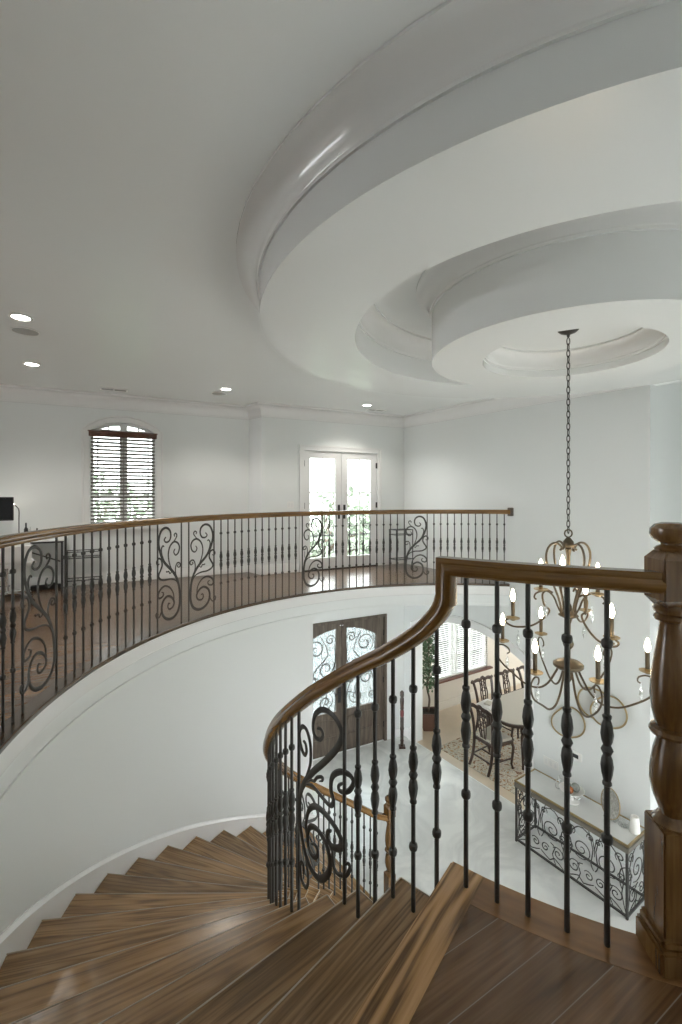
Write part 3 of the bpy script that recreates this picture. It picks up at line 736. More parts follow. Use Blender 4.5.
def dining_window():
    f = frame_on(DP, DD, DNN); zr = math.atan2(DD.y, DD.x); mid = (dw0 + dw1) / 2; W = dw1 - dw0; z1 = -1.15
    root = empty('window_2', f(mid, dsl), label='white dining-room window with a red-brown sill', cat='window', kind='structure')
    inv = -Vector(root.location)
    def put(mb, n, m, p=root, **k):
        for q in mb.v: q += inv
        return mb.build(n, m, p, **k)
    mb = MB()
    for s in (dw0 + .03, dw0 + W * .36, dw0 + W * .44, dw0 + W * .72, dw1 - .03): mb.box(f(s, (dsl + z1) / 2, -.07), (.055, .07, z1 - dsl), z=zr)
    for z in (dsl + .03, z1 - .03): mb.box(f(mid, z, -.07), (W, .068, .06), z=zr)
    for z in (-2.1, -1.75): mb.box(f(mid, z, -.075), (W, .02, .018), z=zr)
    put(mb, 'window_frame', 'white', smooth=False)
    mb = MB(); mb.slab([(dw0 + .01, dsl + .01), (dw1 - .01, dsl + .01), (dw1 - .01, z1 - .01), (dw0 + .01, z1 - .01)], f(0, 0, -.1), DD, Z3, DNN * .006); put(mb, 'window_pane', 'glass', smooth=False)
    mb = MB(); mb.box(f(mid, dsl - .018, .03), (W + .16, .12, .036), z=zr); put(mb, 'window_sill', 'sill', bevel=.006)
    b = empty('window_blind', f(mid, z1, 0), label='white slatted blind in the dining-room window', cat='blind')
    inv2 = -Vector(b.location)
    def putb(mb, n, m):
        for p in mb.v: p += inv2
        return mb.build(n, m, b, smooth=False)
    mb = MB(); mb.box(f(mid, z1 - .04, -.005), (W, .05, .08), z=zr); putb(mb, 'valance', 'white')
    mb = MB(); k = 30
    for i in range(k):
        z = dsl + .05 + (z1 - .1 - dsl) * i / k
        for s0_, s1_ in ((dw0 + .01, dw0 + W * .40), (dw0 + W * .42, dw1 - .01)):
            mb.box(f((s0_ + s1_) / 2, z, -.012), (s1_ - s0_, .036, .003), Matrix.Rotation(zr, 3, 'Z') @ Matrix.Rotation(rad(8), 3, 'X'))
    putb(mb, 'slats', 'whiteslat')
dining_window()

# =================================================================== STAIRCASE
stair = empty('curved_staircase', (CX, CY, 0), label='curved oak staircase with white risers winding down the round well', cat='staircase')
RT0, RT1 = 1.955, RW - 0.018
def cylv(a, r, z): return Vector((r * math.cos(rad(a)), r * math.sin(rad(a)), z))
def tread_mesh():
    mb = MB(); n = 10; top = []; 
    def P(a, r, z): return Vector((r * math.cos(rad(a)), r * math.sin(rad(a)), z))
    ov = 0.030                                               # nosing overhang
    loop = []
    for i in range(n + 1): loop.append(P(STEP + .1 - (STEP + .1) * i / n, RT0, 0))
    for i in range(n + 1): loop.append(P((STEP + .1) * i / n, RT1, 0))
    nvec = Vector((0, -1, 0)) * ov
    loop[n] = loop[n] + Vector((0, -ov * .2, 0)); 
    mb.prism([(p.x, p.y) for p in loop], -0.034, 0.0)
    return mb
treads = []; proto = None
for k in range(1, 17):
    a = A0 - STEP * k
    if proto is None:
        mb = tread_mesh(); proto = mb.build('tread', 'tread', stair, bevel=0.006); o = proto
    else:
        o = proto.copy(); link(o, stair)
    o.location = (0, 0, -RISER * k); o.rotation_euler = (0, 0, rad(a))
    if k == 1:
        mb = MB(); mb.tube([(RT0 + .004, -.0008, -.0025), (RT1, -.0008, -.0028)], .0038, 8); ne = mb.build('nosing_glint', 'edgeglint', proto)  # added pale bead: the bevel's bright highlight put into shape and colour
        mb = MB(); mb.tube([cylv(a_, RT0 + .0008, -.0025) for a_ in [STEP * i / 8 for i in range(9)]], .0034, 8); nr = mb.build('nosing_glint', 'edgeglint', proto)
    else:
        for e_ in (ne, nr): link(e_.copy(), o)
rp_ = None
for k in range(0, 17):
    a = A0 - STEP * k
    h = RISER - 0.034
    if rp_ is None:
        mb = MB(); mb.box(((2.0 + RT1) / 2, .035, -.034 - h / 2), (RT1 - 2.0, .02, h)); rp_ = mb.build('riser', 'trim', stair); o = rp_
    else: o = rp_.copy(); link(o, stair)
    o.location = (0, 0, -RISER * k); o.rotation_euler = (0, 0, rad(a))
mb = MB()
nst = 90; rings = []
for i in range(nst + 1):
    a = 120.2 + (A0 + .5 - 120.2) * i / nst; zl = max(nose(a), -3.25)
    zt_ = zl - .055 - RISER * 0.25; zb_ = max(ZL, zl - .42)
    zt_ = max(zt_, zb_ + .01)
    rings.append([Vector(((r) * math.cos(rad(a)), r * math.sin(rad(a)), z)) for r, z in ((1.991, zb_), (2.014, zb_), (2.014, zt_ - .1), (1.991, zt_ - .1))])
mb.ring(rings); mb.build('stringer', 'trim', stair)
# stepped inner stringer faces under each tread end
mb = MB(); rings = []
for k in range(0, 17):
    a1_ = A0 - STEP * k + .4; a0_ = A0 - STEP * (k + 1) + .6; zt_ = -RISER * (k + 1) - .034
    for j in range(3):
        pass
    vs = []
    for a in (a0_, (a0_ + a1_) / 2, a1_):
        for r in (1.985, 2.02): vs += [Vector((r * math.cos(rad(a)), r * math.sin(rad(a)), zt_)), Vector((r * math.cos(rad(a)), r * math.sin(rad(a)), max(ZL, zt_ - .32)))]
    mb.add(vs, [(0, 4, 5, 1), (4, 8, 9, 5), (2, 3, 7, 6), (6, 7, 11, 10), (0, 1, 3, 2), (8, 10, 11, 9)])
mb.build('stringer_face', 'trim', stair)
mb = MB(); rings = []
for i in range(nst + 1):
    a = 138 + (A0 - 138) * i / nst; z = nose(a) - .40
    rings.append([Vector((r * math.cos(rad(a)), r * math.sin(rad(a)), max(zz, ZL + .001))) for r, zz in ((2.0, z), (RT1, z), (RT1, z - .03), (2.0, z - .03))])
mb.ring(rings); mb.build('soffit', 'wall', stair)

# =================================================================== RAILINGS
HR = [(-.024, -.031), (.024, -.031), (.027, -.022), (.025, -.012), (.034, -.003), (.0355, .008), (.031, .019), (.020, .027), (0, .030), (-.020, .027), (-.031, .019), (-.0355, .008), (-.034, -.003), (-.025, -.012), (-.027, -.022)]
def radial(p):
    v = Vector((p.x - CX, p.y - CY, 0)); return v.normalized()
BP = [(0, .0075), (.135, .0075), (.14, .014), (.146, .0155), (.153, .0155), (.160, .0135), (.164, .0075), (.348, .0078), (.352, .0125), (.358, .0125), (.364, .0098), (.38, .0145), (.405, .0172), (.424, .0145), (.435, .0105), (.441, .013), (.449, .0165), (.457, .013), (.463, .0105), (.474, .0145), (.494, .0170), (.515, .0145), (.535, .0098), (.540, .0125), (.546, .0125), (.551, .0078), (.685, .0078), (.69, .014), (.696, .0155), (.703, .0155), (.710, .0135), (.715, .0078)]
def baluster(L, plain_=False, n=10, foot=True):
    """hangs from z=0 down to -L"""
    mb = MB()
    pr = [(.0078, 0), (.0078, -L)] if plain_ else [(r, -d) for d, r in BP if d < L - .03] + [(.0078, -L)]
    mb.lathe(pr, n=n)
    return mb
# curves of a scroll panel, u 0..1 across (left to right as seen), v 0..1 up
def nu(x, y): return ((x - 228) / 227, (805 - y) / 670)
def nl(*p): return [nu(x, y) for x, y in p]
SCROLL = [
 (1.55, nl((378, 222), (392, 240), (375, 256), (345, 250), (330, 220), (338, 183), (372, 162), (412, 172), (438, 212), (444, 265), (425, 330), (388, 388), (338, 432), (300, 468), (270, 512), (250, 570), (243, 640), (247, 695), (272, 742), (320, 765), (372, 755), (407, 720), (416, 672), (400, 632), (362, 611), (322, 625), (298, 660), (310, 690), (340, 700), (358, 682), (352, 660), (338, 664))),
 (1.0, nl((290, 308), (301, 328), (284, 350), (258, 337), (247, 300), (264, 270), (300, 260), (336, 285), (353, 330), (348, 380), (328, 430), (300, 466))),
 (.8, nl((292, 226), (297, 212), (284, 204), (272, 216), (280, 236), (312, 268))),
 (.8, nl((256, 416), (266, 428), (250, 436), (238, 424), (246, 408), (268, 406), (283, 430), (284, 470), (262, 528))),
 (.8, nl((396, 284), (402, 276), (412, 282), (420, 302), (412, 338), (384, 392))),
 (1.1, nl((252, 566), (280, 522), (330, 503), (395, 500), (437, 482), (444, 458), (426, 430), (412, 400), (420, 366), (444, 354), (464, 374), (456, 395), (440, 388))),
 (1.1, nl((300, 652), (306, 602), (340, 557), (390, 540), (434, 560), (450, 590), (436, 610), (406, 602), (400, 582), (416, 574))),
 (.9, nl((415, 668), (420, 700), (440, 730), (464, 726), (470, 706), (456, 698), (449, 714))),
 (.7, nl((322, 456), (338, 466), (350, 450), (368, 452), (372, 444))),
]
def scroll_panel(mapf, w=.0072, mirror=False, nrm=radial, flat=.0055, m=6, curves=SCROLL):
    mb = MB()
    mp = (lambda u, v: mapf(1 - u, v)) if mirror else mapf
    for k, pts in curves:
        P = [mp(u, v) for u, v in catmull(pts, m)]
        mb.tube(P, (lambda t, k=k: w * k * (0.5 + 0.72 * math.sin(PI * min(1, max(0, t))) ** 0.8)), 6, flat=flat, nrm=nrm)
    return mb

def cu(*p):
    out = []
    for x, y in p:
        u = (x - 190) / 225; out.append((u, 1 - (y - (130 - 150 * u)) / (1000 + 165 * u)))
    return out
SCROLL_NEAR = [
 (1.6, cu((300, 208), (316, 212), (325, 238), (308, 262), (284, 245), (275, 195), (286, 140), (322, 114), (362, 132), (394, 185), (404, 240), (384, 302), (330, 370), (272, 424), (230, 470), (202, 522), (195, 590), (200, 690), (225, 800), (260, 890), (300, 940), (332, 935), (354, 895), (352, 820), (330, 750), (296, 702), (262, 690), (245, 722), (250, 790), (275, 836), (296, 830), (298, 800), (284, 776), (270, 774))),
 (1.1, cu((220, 272), (233, 290), (238, 325), (225, 340), (203, 300), (193, 238), (210, 205), (238, 218), (260, 290), (260, 380), (240, 440), (232, 475))),
 (.8, cu((238, 476), (262, 462), (280, 466), (296, 448), (320, 444), (322, 460), (310, 464))),
 (1.3, cu((228, 482), (270, 490), (318, 540), (355, 580), (371, 560), (360, 500), (366, 440), (396, 416), (432, 430), (448, 470), (430, 510), (400, 512), (392, 484), (412, 470))),
 (1.6, cu((246, 752), (235, 682), (250, 612), (286, 590), (332, 620), (380, 690), (405, 760), (394, 790), (364, 780), (345, 742), (346, 710), (360, 704))),
 (1.0, cu((350, 742), (366, 800), (370, 870), (390, 915), (420, 920), (435, 890), (430, 865), (416, 872))),
 (1.0, cu((236, 850), (246, 920), (246, 970), (230, 985), (205, 940), (200, 880), (210, 864), (222, 890), (222, 920))),
]
# ---- balcony railing
bal = empty('balcony_railing', cyl(150, RB), label='long curved balcony railing of dark iron balusters under an oak handrail', cat='railing')
binv = -Vector(bal.location)
def bput(mb, n, m, **k):
    for p in mb.v: p += binv
    return mb.build(n, m, bal, **k)
path = [cyl(a, RB, 1.02) for a in [76.0 + (A0 - 2.5 - 76.0) * i / 150 for i in range(151)]]
bput(sweep(path, HR, radial), 'handrail', 'rail', sharp=50)
panels = [(182.3, 188.5, True), (156.2, 161.55, True), (148.6, 154.5, False), (121.75, 126.85, False), (95.45, 101.1, False)]
angs = []                                             # decorated balusters
def fill(a, b, n): return [a + (b - a) * i / n for i in range(1, n)]
angs += fill(77.3 - 1.65, 95.45, 12) + fill(101.1, 121.75, 12) + fill(126.85, 148.6, 13) + fill(161.55, 182.3, 12) + fill(188.5, 188.5 + 1.72 * 24, 24)
LB = 0.99
pb_ = baluster(LB).build('baluster', 'iron', bal); first = True
for a in angs:
    o = pb_ if first else link(pb_.copy(), bal); first = False
    o.location = cyl(a, RB, LB) + binv
pl = baluster(LB, True).build('baluster', 'iron', bal); first = True
for a0_, a1_, mir in panels:
    for a in (a0_, a1_):
        o = pl if first else link(pl.copy(), bal); first = False
        o.location = cyl(a, RB, LB) + binv
    bput(scroll_panel(lambda u, v: cyl(a1_ + (a0_ - a1_) * u, RB, .01 + .98 * v), .0078, mir), 'scroll_panel', 'iron')
# rosette block where the rail meets the wall
mb = MB(); pe = rw(0.0, 1.02); mb.box(Vector(cyl(75.9, RB, 1.02)), (.075, .05, .12), z=rad(75.9 - 90) + PI / 2 * 0 + rad(-20)); bput(mb, 'wall_block', 'oldwood', bevel=.006)

# ---- inner stair railing
def rail_z(a):
    """centre line of the handrail over the sloping part"""
    T = [(233.35, .925), (233.1, .893), (232.6, .866), (232.0, .840), (231.3, .812), (230.4, .783), (229.0, .745), (226.5, .682), (224, .628), (221.4, .568), (214.6, .404), (208.5, .245), (202.75, .094)]
    if a <= 202.75:
        k = (202.75 - a) / (202.75 - 124); return nose(a) + .943 - .075 * k
    for (p, z), (q, y) in zip(T, T[1:]):
        if q <= a <= p: return y + (z - y) * (a - q) / (p - q)
    return 1.03
sr = empty('stair_railing', cyl(249.8, RI), label='inner stair railing of dark iron balusters under a curved oak handrail', cat='railing')
sinv = -Vector(sr.location)
def sput(mb, n, m, **k):
    for p in mb.v: p += sinv
    return mb.build(n, m, sr, **k)
path = [cyl(a, RI, 1.03) for a in [250.0 - (250.0 - 233.45) * i / 14 for i in range(15)]]
aa = [233.42, 233.33, 233.2, 232.95, 232.6, 232.1, 231.4, 230.6, 229.7, 228.9, 227.9, 226.6, 225, 223, 221.4, 219, 217, 214.6]
path += [cyl(a, RI, rail_z(min(a, 233.34))) for a in aa]
a = 212.0
while a > 124: path.append(cyl(a, RI, rail_z(a))); a -= 2.0
path.append(cyl(122.0, RI, rail_z(124.0) - .02))
sput(sweep(path, HR, radial), 'handrail', 'rail', sharp=50)
def base_z(a):
    """top of the tread (or landing) under angle a"""
    if a >= A0 - .2: return 0.0
    k = math.ceil((A0 - a) / STEP - 1e-6)
    return max(-RISER * k, ZL)
bars = [246.32, 243.49, 240.53, 238.0, 235.25, 232.4, 229.88, 227.48, 225.13, 222.65]
a = 207.93
while a > 160.5: bars.append(a); a -= 2.45
far_panel = (150.2, 160.2)
a = 147.8
while a > 123.5: bars.append(a); a -= 2.45
for a in bars:
    zt_ = (1.0 if a > 233.3 else rail_z(a) - .028); L_ = zt_ - base_z(a) + .002
    o = baluster(L_).build('baluster', 'iron', sr); o.location = cyl(a, RI, zt_) + sinv
for (a0_, a1_, mir) in ((210.32, 220.46, False), far_panel + (True,)):
    for a in (a0_, a1_):
        zt_ = rail_z(a) - .028; o = baluster(zt_ - base_z(a) + .002, True).build('baluster', 'iron', sr); o.location = cyl(a, RI, zt_) + sinv
    def mp(u, v, a0_=a0_, a1_=a1_):
        a = a0_ + (a1_ - a0_) * u; zt_ = rail_z(a) - .03; return cyl(a, RI, zt_ - .955 + .955 * v)
    sput(scroll_panel(mp, .0082, mir, curves=SCROLL_NEAR), 'scroll_panel', 'iron')
# newel posts (parts of the stair railing)
def newel(loc, rz, name):
    e = bpy.data.objects.new(name, None); COL.objects.link(e); e.parent = sr; e.location = Vector(loc) + sinv; e.rotation_euler = (0, 0, rz)
    def sub(mb, n, **k): return mb.build(n, 'newel', e, **k)
    mb = MB(); h = .0475
    mb.box((0, 0, .035), (.128, .128, .07)); sub(mb, 'plinth', bevel=.008)
    mb = MB(); mb.box((0, 0, .083), (.114, .114, .030)); sub(mb, 'plinth_moulding', bevel=.009)
    mb = MB()
    mb.box((0, 0, .23), (.095, .095, .29)); sub(mb, 'base_block', bevel=.004)
    mb = MB(); mb.lathe([(.001, .365), (.046, .37), (.047, .378), (.040, .385), (.036, .392), (.030, .400), (.032, .41), (.045, .445), (.0525, .485), (.0515, .52), (.045, .565), (.036, .60), (.035, .608), (.050, .614), (.054, .622), (.050, .632), (.038, .638), (.040, .645), (.048, .68), (.0515, .72), (.049, .77), (.041, .83), (.033, .88), (.029, .915), (.030, .922), (.040, .926), (.043, .933), (.040, .940), (.036, .944), (.043, .950), (.045, .958), (.041, .966), (.038, .97), (.001, .972)], n=28); sub(mb, 'turned_shaft', sharp=40)
    mb = MB()
    hb = .0475
    mb.ring([[Vector((x * s, y * s, z)) for x, y in ((-1, -1), (1, -1), (1, 1), (-1, 1))] for s, z in ((.030, .962), (hb, .985), (hb, 1.094), (.030, 1.118))]); sub(mb, 'rail_block', bevel=.003)
    mb = MB(); mb.lathe([(.001, 1.112), (.040, 1.116), (.042, 1.122), (.036, 1.128), (.026, 1.132), (.026, 1.136), (.034, 1.140), (.047, 1.150), (.0525, 1.162), (.051, 1.177), (.041, 1.188), (.025, 1.193), (.001, 1.194)], n=28); sub(mb, 'ball_finial')
    return e
newel((.905, 1.252, 0.0), rad(-4), 'newel_post')
pl_ = cyl(120.8, RI, ZL); newel((pl_.x, pl_.y, ZL), rad(30), 'newel_post')

# =================================================================== CHANDELIER
ch = empty('chandelier', (CX, CY, 2.41), label='bronze scroll-arm chandelier with lit candle bulbs hanging in the stair well', cat='chandelier')
def cput(mb, n, m, p=None, **k):
    q = p or ch
    for v in mb.v: v.z -= 2.41
    return mb.build(n, m, q, **k)
mb = MB(); mb.lathe([(.068, 2.409), (.066, 2.400), (.05, 2.386), (.025, 2.376), (.012, 2.372), (.008, 2.355), (.001, 2.354)], n=24); cput(mb, 'canopy', 'iron')
mb = MB(); z = 2.352; k = 0
while z > 1.04:
    L_ = .052; pts = []
    for i in range(13):
        t = 2 * PI * i / 12; x = .0105 * math.cos(t); zz = z - L_ / 2 + (L_ / 2) * math.sin(t)
        pts.append((x, 0, zz) if k % 2 == 0 else (0, x, zz))
    mb.tube(pts, .0034, 5); z -= L_ - .010; k += 1
cput(mb, 'chain', 'iron')
mb = MB(); mb.tube([(.026 * math.cos(2 * PI * i / 16), 0, 1.0 - .0 + .026 * math.sin(2 * PI * i / 16)) for i in range(17)], .005, 6); cput(mb, 'loop', 'bronze')
mb = MB(); mb.lathe([(.001, .975), (.012, .972), (.02, .962), (.033, .945), (.036, .925), (.03, .91), (.018, .90), (.022, .892), (.018, .88), (.012, .84), (.010, .70), (.012, .52), (.022, .50), (.026, .47), (.05, .45), (.066, .435), (.05, .425), (.028, .415), (.016, .38), (.014, .28), (.03, .26), (.036, .24), (.03, .22), (.014, .20), (.014, .135), (.07, .12), (.098, .10), (.098, .085), (.08, .07), (.03, .055), (.022, .03), (.03, .01), (.02, -.01), (.008, -.03), (.001, -.035)], n=20); cput(mb, 'centre_column', 'bronze')
def rz(p, a): 
    c, s = math.cos(rad(a)), math.sin(rad(a)); return (p[0] * c, p[0] * s, p[1])
# tall S scrolls from the top down to the middle collar
for a in (0, 90, 180, 270):
    mb = MB(); pr = [(.075, .865), (.085, .895), (.072, .915), (.055, .905), (.05, .885), (.062, .87)]
    pr = [(.062, .885), (.05, .898), (.06, .918), (.09, .935), (.13, .925), (.158, .885), (.165, .83), (.150, .76), (.115, .66), (.075, .56), (.055, .49), (.052, .44)]
    mb.tube([rz(p, a + 8) for p in catmull(pr, 5)], lambda t: .0075, 8); cput(mb, 'scroll_arm', 'bronze')
def candle(cx, cy, cz, parent_name='candle_arm', arm=None, drop=True):
    e = cput(arm, parent_name, 'bronze')
    mb = MB(); mb.lathe([(.001, cz - .012), (.012, cz - .012), (.022, cz - .004), (.046, cz + .004), (.048, cz + .009), (.03, cz + .006), (.014, cz + .006), (.014, cz + .02), (.001, cz + .021)], (cx, cy, 0), 16); cput(mb, 'candle_cup', 'gold', e)
    mb = MB(); mb.lathe([(.013, cz + .01), (.013, cz + .125), (.009, cz + .128), (.001, cz + .128)], (cx, cy, 0), 10); cput(mb, 'candle_sleeve', 'bronze', e)
    mb = MB(); mb.lathe([(.001, cz + .126), (.008, cz + .128), (.0165, cz + .15), (.017, cz + .165), (.010, cz + .192), (.004, cz + .212), (.001, cz + .214)], (cx, cy, 0), 10); cput(mb, 'bulb', 'flame', e)
    if drop:
        l = math.hypot(cx, cy); dx, dy = cx * (1 - .035 / max(l, .05)), cy * (1 - .035 / max(l, .05)); zc = cz - .075
        mb = MB(); mb.lathe([(.001, zc), (.006, zc - .008), (.006, zc - .014), (.002, zc - .02), (.003, zc - .03), (.010, zc - .045), (.013, zc - .085), (.009, zc - .10), (.001, zc - .125)], (dx, dy, 0), 6); cput(mb, 'crystal_drop', 'crystal', e)
LOW = [(136, .47, .150), (222, .50, .165), (263, .47, .165), (323, .455, .150), (30, .47, .16), (88, .47, .16)]
for a, R_, zc in LOW:
    pr = [(.06, .075), (.085, .02), (.14, -.075), (.21, -.125), (.30, -.12), (.39, -.07), (R_ + .01, .0), (R_ + .055, .07), (R_ + .045, .115), (R_, .135), (R_ - .045, .118), (R_ - .052, .09), (R_ - .035, .078)]
    pr = [(x, z + (zc - .16)) if i > 5 else (x, z) for i, (x, z) in enumerate(pr)]
    mb = MB(); mb.tube([rz(p, a) for p in catmull(pr, 5)], lambda t: .0078 - .003 * t, 8)
    x, y, z = rz((R_, zc), a); candle(x, y, zc, 'lower_arm', mb)
MIDT = [(165, .36, .385), (285, .36, .385), (45, .36, .40)]
for a, R_, zc in MIDT:
    pr = [(.055, .56), (.085, .50), (.13, .42), (.20, .355), (.28, .325), (R_ - .03, .335), (R_ + .02, .345), (R_ + .045, .362), (R_ + .03, .378), (R_, .372)]
    pr = [(.10, .585), (.135, .60), (.165, .57), (.155, .50), (.12, .46), (.16, .40), (.24, .345), (R_ - .02, .33), (R_ + .035, .348), (R_ + .05, .372), (R_ + .02, .385), (R_ - .005, .376)]
    mb = MB(); mb.tube([rz(p, a) for p in catmull(pr, 5)], lambda t: .0068, 8)
    x, y, z = rz((R_, zc), a); candle(x, y, zc, 'middle_arm', mb)
TOPT = [(180, .19, .61), (320, .18, .60), (75, .19, .61)]
for a, R_, zc in TOPT:
    pr = [(.05, .45), (.075, .50), (.10, .56), (.14, .60), (.19, .60), (.225, .585), (.235, .56), (.222, .545)]
    pr = [(x * R_ / .19, z) for x, z in pr]
    mb = MB(); mb.tube([rz(p, a) for p in catmull(pr, 5)], lambda t: .0062, 8)
    x, y, z = rz((R_, zc), a); candle(x, y, zc + .0, 'upper_arm', mb)

# =================================================================== CEILING FITTINGS
def ceil_pt(x, y, z=ZC):
    Y = (z - EYE) * F / (HORIZ - y); return Vector(((x - 341) / F * Y, Y, z))
lights = [(21, 317, 'recessed ceiling downlight nearest the camera at the left'), (32, 364, 'recessed ceiling downlight above the desk, behind the nearest one'), (226, 389, 'recessed ceiling downlight near the wall corner beside the arched window'), (367, 405, 'recessed ceiling downlight in front of the glazed doors')]
dl = None
for x, y, lab in lights:
    if dl is None:
        dl = empty('ceiling_downlight', (0, 0, 0))
        mb = MB(); mb.lathe([(.085, 0), (.088, -.006), (.068, -.009), (.060, -.004), (.060, 0)], n=28); mb.build('trim_ring', 'white', dl)
        mb = MB(); mb.lathe([(.0615, -.0045), (.001, -.0045)], n=28); mb.build('lens', 'led', dl); o = dl
    else: o = copy_tree(dl)
    o.location = ceil_pt(x, y); tag(o, lab, 'ceiling light', 'recessed downlights')
spk = [(25.5, 331, 'round flush ceiling speaker beside the nearest downlight'), (219, 393.5, 'round flush ceiling speaker near the wall corner')]
s0 = None
for x, y, lab in spk:
    if s0 is None:
        s0 = empty('ceiling_speaker'); mb = MB(); mb.lathe([(.105, 0), (.107, -.006), (.098, -.008), (.097, 0)], n=28); mb.build('trim_ring', 'white', s0)
        mb = MB(); mb.lathe([(.097, -.006), (.001, -.006)], n=28); mb.build('grille', 'speaker', s0); o = s0
    else: o = copy_tree(s0)
    o.location = ceil_pt(x, y); tag(o, lab, 'speaker', 'flush ceiling speakers')
v0 = None
for x, y, lab in [(114, 389.5, 'slotted air vent in the ceiling above the arched window'), (376, 410, 'slotted air vent in the ceiling in front of the glazed doors')]:
    if v0 is None:
        v0 = empty('ceiling_vent'); mb = MB()
        for sx, sy, cx_, cy_ in ((.34, .02, 0, .06), (.34, .02, 0, -.06), (.02, .14, .16, 0), (.02, .14, -.16, 0), (.016, .1, 0, 0)): mb.box((cx_, cy_, -.004), (sx, sy, .008))
        mb.build('vent_frame', 'white', v0)
        mb = MB()
        for i in range(6): mb.box((0, -.045 + .018 * i, -.004), (.30, .010, .002), Matrix.Rotation(rad(40), 3, 'X'))
        mb.build('louvres', 'speaker', v0); mb = MB(); mb.box((0, 0, -.0008), (.30, .1, .001)); mb.build('duct', 'black', v0); o = v0
    else: o = copy_tree(v0)
    o.location = ceil_pt(x, y); o.rotation_euler = (0, 0, rad(27)); tag(o, lab, 'vent', 'ceiling vents')
# wall plates
def wall_item(name, p, D, N, label, cat, parts):
    root = empty(name, p, label=label, cat=cat); zr = math.atan2(D.y, D.x)
    for (pn, mat, boxes, bev) in parts:
        mb = MB()
        for (s, z, o, sx, d, sz) in boxes: mb.box(D * s + Z3 * z - N * o, (sx, d, sz), z=zr)
        mb.build(pn, mat, root, bevel=bev)
    return root
ss = ray_s(290.5, J1, DU); p = J1 + DU * ss; p.z = EYE - (505 - HORIZ) / F * p.y
wall_item('light_switch', p, DU, DN, 'white light switch plate left of the glazed doors', 'switch', [('plate', 'white', [(0, 0, .003, .115, .006, .115)], .002), ('rocker', 'trim', [(-.025, 0, .008, .033, .006, .066), (.025, 0, .008, .033, .006, .066)], .002)])
def on_right(x, y):
    s = ray_s(x, RP, RD); q = RP + RD * s; return s, Vector((q.x, q.y, EYE - (y - HORIZ) / F * q.y))
_, p = on_right(551, 763)
wall_item('light_switch', p, RD, RN, 'wide white switch plate on the foyer wall above the console', 'switch', [('plate', 'white', [(0, 0, .003, .21, .006, .115)], .002), ('rocker', 'trim', [(-.065, 0, .008, .033, .006, .066), (0, 0, .008, .033, .006, .066), (.065, 0, .008, .033, .006, .066)], .002)])
_, p = on_right(577.5, 756)
wall_item('thermostat', p, RD, RN, 'small white thermostat with a dark screen on the foyer wall', 'thermostat', [('housing', 'white', [(0, 0, .012, .125, .024, .10)], .006), ('display', 'screen', [(.012, .0, .025, .07, .004, .05)], .001)])

# gold-rimmed mirrors on the foyer wall
def blob(rx, rz_, tilt, n=36, k=.10):
    out = []
    for i in range(n):
        t = 2 * PI * i / n; r = 1 + k * math.cos(2 * t + .6) + .04 * math.cos(3 * t)
        x, z = rx * r * math.cos(t), rz_ * r * math.sin(t)
        out.append((x * math.cos(tilt) - z * math.sin(tilt), x * math.sin(tilt) + z * math.cos(tilt)))
    return out
for (x, y, rx, rz_, tilt, off, lab) in ((569, 722, .22, .19, -.5, .02, 'gold-rimmed rounded wall mirror, the lowest and leftmost of three'), (594, 702, .16, .21, .5, .02, 'gold-rimmed rounded wall mirror, the middle of three'), (611, 711, .20, .19, -.4, .055, 'gold-rimmed rounded wall mirror, the rightmost of three')):
    s, p = on_right(x, y); root = empty('wall_mirror', p, label=lab, cat='mirror', group='gold-rimmed wall mirrors')
    B = blob(rx, rz_, tilt)
    mb = MB(); mb.slab(B, -RN * (off), RD, Z3, RN * .008); mb.build('mirror_glass', 'mirror', root, smooth=False)
    mb = MB(); pts = [RD * a + Z3 * b - RN * (off + .002) for a, b in B]; pts += [pts[0], pts[1]]
    mb.tube(pts, .011, 8, nrm=RN); mb.tube([RD * 0 - RN * (off - .008), RD * 0 - RN * .0], .02, 8); mb.build('rim', 'gold', root)

# =================================================================== CONSOLE TABLE IN THE FOYER
KA = Vector((2.228, 5.862, 0)); KD = Vector((0.566, -0.824, 0)); KL = 1.335; KDp = .44; KH = .775; KN = RN
con = empty('console_table', KA + KD * KL / 2 + KN * KDp / 2 + Z3 * ZL, label='wrought-iron scroll console table with a pale stone top against the foyer wall', cat='console table')
kinv = -Vector(con.location); kz = math.atan2(KD.y, KD.x)
def kp(s, d, z): return KA + KD * s + KN * d + Z3 * (ZL + z)
def kput(mb, n, m, **k):
    for v in mb.v: v += kinv
    return mb.build(n, m, con, **k)
mb = MB(); mb.box(kp(KL / 2, KDp / 2, KH - .012), (KL - .02, KDp - .02, .022), z=kz); kput(mb, 'table_top', 'stone', bevel=.003)
mb = MB(); mb.box(kp(KL / 2, .006, KH - .004), (KL + .02, .02, .022), z=kz); mb.box(kp(KL / 2, KDp - .006, KH - .004), (KL + .02, .02, .02), z=kz)
for s in (0, KL): mb.box(kp(s, KDp / 2, KH - .004), (.02, KDp, .022), z=kz)
kput(mb, 'gilt_edge', 'gold', bevel=.004)
mb = MB()
for d in (.004, KDp - .004): mb.box(kp(KL / 2, d, KH - .05), (KL + .01, .03, .055), z=kz)
for s in (.004, KL - .004): mb.box(kp(s, KDp / 2, KH - .05), (.03, KDp, .055), z=kz)
kput(mb, 'apron', 'pewter', bevel=.004)
for s in (.012, KL - .012):
    for d in (.012, KDp - .012):
        mb = MB(); mb.box(kp(s, d, (KH - .06) / 2), (.024, .024, KH - .06), z=kz); kput(mb, 'leg', 'iron', bevel=.003)
mb = MB(); mb.box(kp(KL / 2, .012, .03), (KL, .02, .02), z=kz); mb.box(kp(KL / 2, KDp - .012, .03), (KL, .02, .02), z=kz)
for s in (.012, KL - .012): mb.box(kp(s, KDp / 2, .03), (.02, KDp, .02), z=kz)
